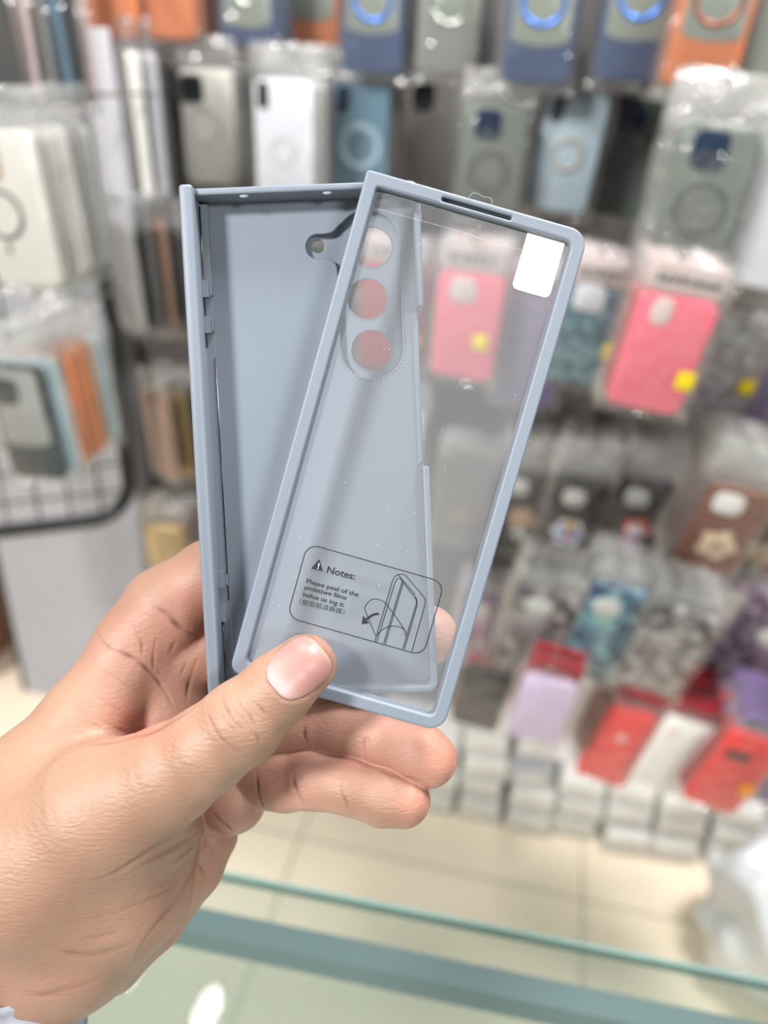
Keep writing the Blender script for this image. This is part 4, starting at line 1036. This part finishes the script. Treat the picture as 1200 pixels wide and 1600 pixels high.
# ---- clear boxes stacked on the floor along the wall
m_boxw = clear_mat('clear_box_plastic', gloss=.04, rough=.15, haze=.35, hazecol=(.80, .79, .76), bump=.15, bscale=30)
m_card = mat('white_card_insert', (236, 233, 226), .6, var=.06); m_cardg = mat('grey_card_insert', (214, 208, 200), .6); m_navyb = mat('navy_card', (40, 44, 96), .5)
def box_proto(mc, wd=.1, dp=.16, ht=.05):
    t = empty('clear_box')
    me = xz(slab_mesh('box_shell', rrect(wd, ht, .006, 4), 0, dp, .002, 2)); me.transform(Matrix.Translation((0, dp, 0)))
    link('box_shell', me, m_boxw, t)
    f_ = MB(); f_.box((0, dp / 2, 0), (wd - .012, dp - .012, ht - .014)); f_.build('card_insert', mc, t)
    f_ = MB(); f_.box((0, .003, -.002), (wd * .62, .002, ht * .5)); f_.build('front_label', m_cardg, t)
    return t
protos = [box_proto(m_card), box_proto(m_cardg), box_proto(m_navyb)]
used = [False] * 3
k = 0
for col in range(9):
    x = -.20 + .107 * col
    rows = [3, 3, 4, 4, 3, 3, 3, 3, 3][col]
    for row in range(rows):
        k += 1; pi = 2 if (col, row) == (3, 2) else (0 if random.random() < .7 else 1)
        if not used[pi]: o = protos[pi]; used[pi] = True
        else: o = copy_tree(protos[pi])
        o.location = (x + random.uniform(-.006, .006), 1.257 + .012 * row + random.uniform(-.008, .012), .028 + .056 * row); o.rotation_euler = (0, 0, math.radians(random.uniform(-5, 5)))
        if pi == 2: tag(o, 'clear box with a navy insert, in the stacks on the floor under the lowest cases', 'box')
        else: tag(o, 'clear box, ' + (['lowest', 'second from the floor', 'third from the floor', 'topmost'][row] if row < rows - 1 else 'topmost') + ' in the ' + ORD[col] + ' floor stack from left', 'box', 'clear boxes stacked along the wall')

# ---- crumpled white bag, low at the right
def crumple(name, loc, sx_, sy_, sz_, m, seed):
    me = bpy.data.meshes.new(name); bm = bmesh.new(); bmesh.ops.create_icosphere(bm, subdivisions=5, radius=1)
    from mathutils import noise
    for v in bm.verts:
        p = v.co.copy(); d = noise.ridged_multi_fractal(p * 1.6 + Vector((seed, 0, 0)), 1.0, 2.0, 4, 1.0, 2.0) * .10 + noise.noise(p * 2.1 + Vector((0, seed, 0))) * .22
        v.co = p * (1 + d - .1); v.co.x *= sx_; v.co.y *= sy_; v.co.z *= sz_; v.co.z = max(v.co.z, -sz_ * .8)
    bm.to_mesh(me); bm.free(); o = link(name, me, m); o.location = loc; return o
P = at_z(1232, 1440, .14)
o = crumple('plastic_bag', (P.x, P.y, .15), .15, .13, .19, mat('white_bag_plastic', (222, 222, 226), .4), 3.)
tag(o, 'crumpled white plastic bag on the floor at the right edge', 'bag')

# ---- brown carton behind the pillar at the left
t = empty('cardboard_box', (-1.62, 1.38, 0)); tag(t, 'brown cardboard box on the floor left of the grey pillar', 'box')
m_cb = mat('brown_cardboard', (142, 98, 76), .8, var=.1)
f_ = MB(); f_.box((0, .1, .15), (.6, .5, .30)); f_.build('carton', m_cb, t)
f_ = MB(); f_.box((0, .1, .302), (.6, .05, .004)); f_.build('packing_tape', mat('brown_tape', (150, 112, 84), .3), t)

# ================================================================== GLASS COUNTER
CT = .95
t = empty('display_counter', (0, 0, 0)); tag(t, 'glass-topped display counter with grey metal frame below the hand', 'counter')
hc = CAM_H - CT
def yedge(X, a): return hc * (a + (X / hc + .3316) * .0344)
ang = math.atan(.0344)
E0 = Vector((0, yedge(0, .6861), 0)); U = Vector((math.cos(ang), math.sin(ang), 0)); N_ = Vector((-math.sin(ang), math.cos(ang), 0))
def cbox(mb, u0, u1, d0, d1, z0, z1):
    """box along the counter edge: u along it, d back from the edge"""
    c_ = E0 + U * (u0 + u1) / 2 - N_ * (d0 + d1) / 2
    mb.box((c_.x, c_.y, (z0 + z1) / 2), (u1 - u0, d1 - d0, z1 - z0), ang)
m_glass = clear_mat('counter_glass', tint=(.825, .86, .84), gloss=-.02, rough=.02, haze=.02, hazecol=(.8, .9, .86))
m_gedge = clear_mat('green_glass_edge', tint=(.30, .45, .42), gloss=.05, rough=.1, haze=.5, hazecol=(.25, .40, .38))
f_ = MB(); cbox(f_, -1.3, 1.3, .003, .7, CT - .008, CT); f_.build('glass_top', m_glass, t)
f_ = MB(); cbox(f_, -1.3, 1.3, 0, .003, CT - .008, CT); f_.build('glass_edge', m_gedge, t)
m_alu = mat('grey_green_frame', (84, 102, 108), .4, metal=.2)
f_ = MB(); cbox(f_, -1.28, 1.28, .024, .042, CT - .030, CT - .010); f_.build('front_rail', m_alu, t)
for s in (-1.27, 1.25):
    f_ = MB(); cbox(f_, s, s + .02, .024, .044, .0, CT - .030); f_.build('corner_post', m_alu, t)
m_deck = mat('pale_green_shelf', (222, 232, 222), .4, var=.04)
f_ = MB(); cbox(f_, -1.28, 1.28, .045, .69, .60, .62); f_.build('display_shelf', m_deck, t)
f_ = MB(); cbox(f_, -1.28, 1.28, .030, .036, .1, CT - .031); f_.build('front_glass', m_glass, t)
f_ = MB(); cbox(f_, -1.28, 1.28, .03, .69, .02, .1); f_.build('plinth', m_alu, t)
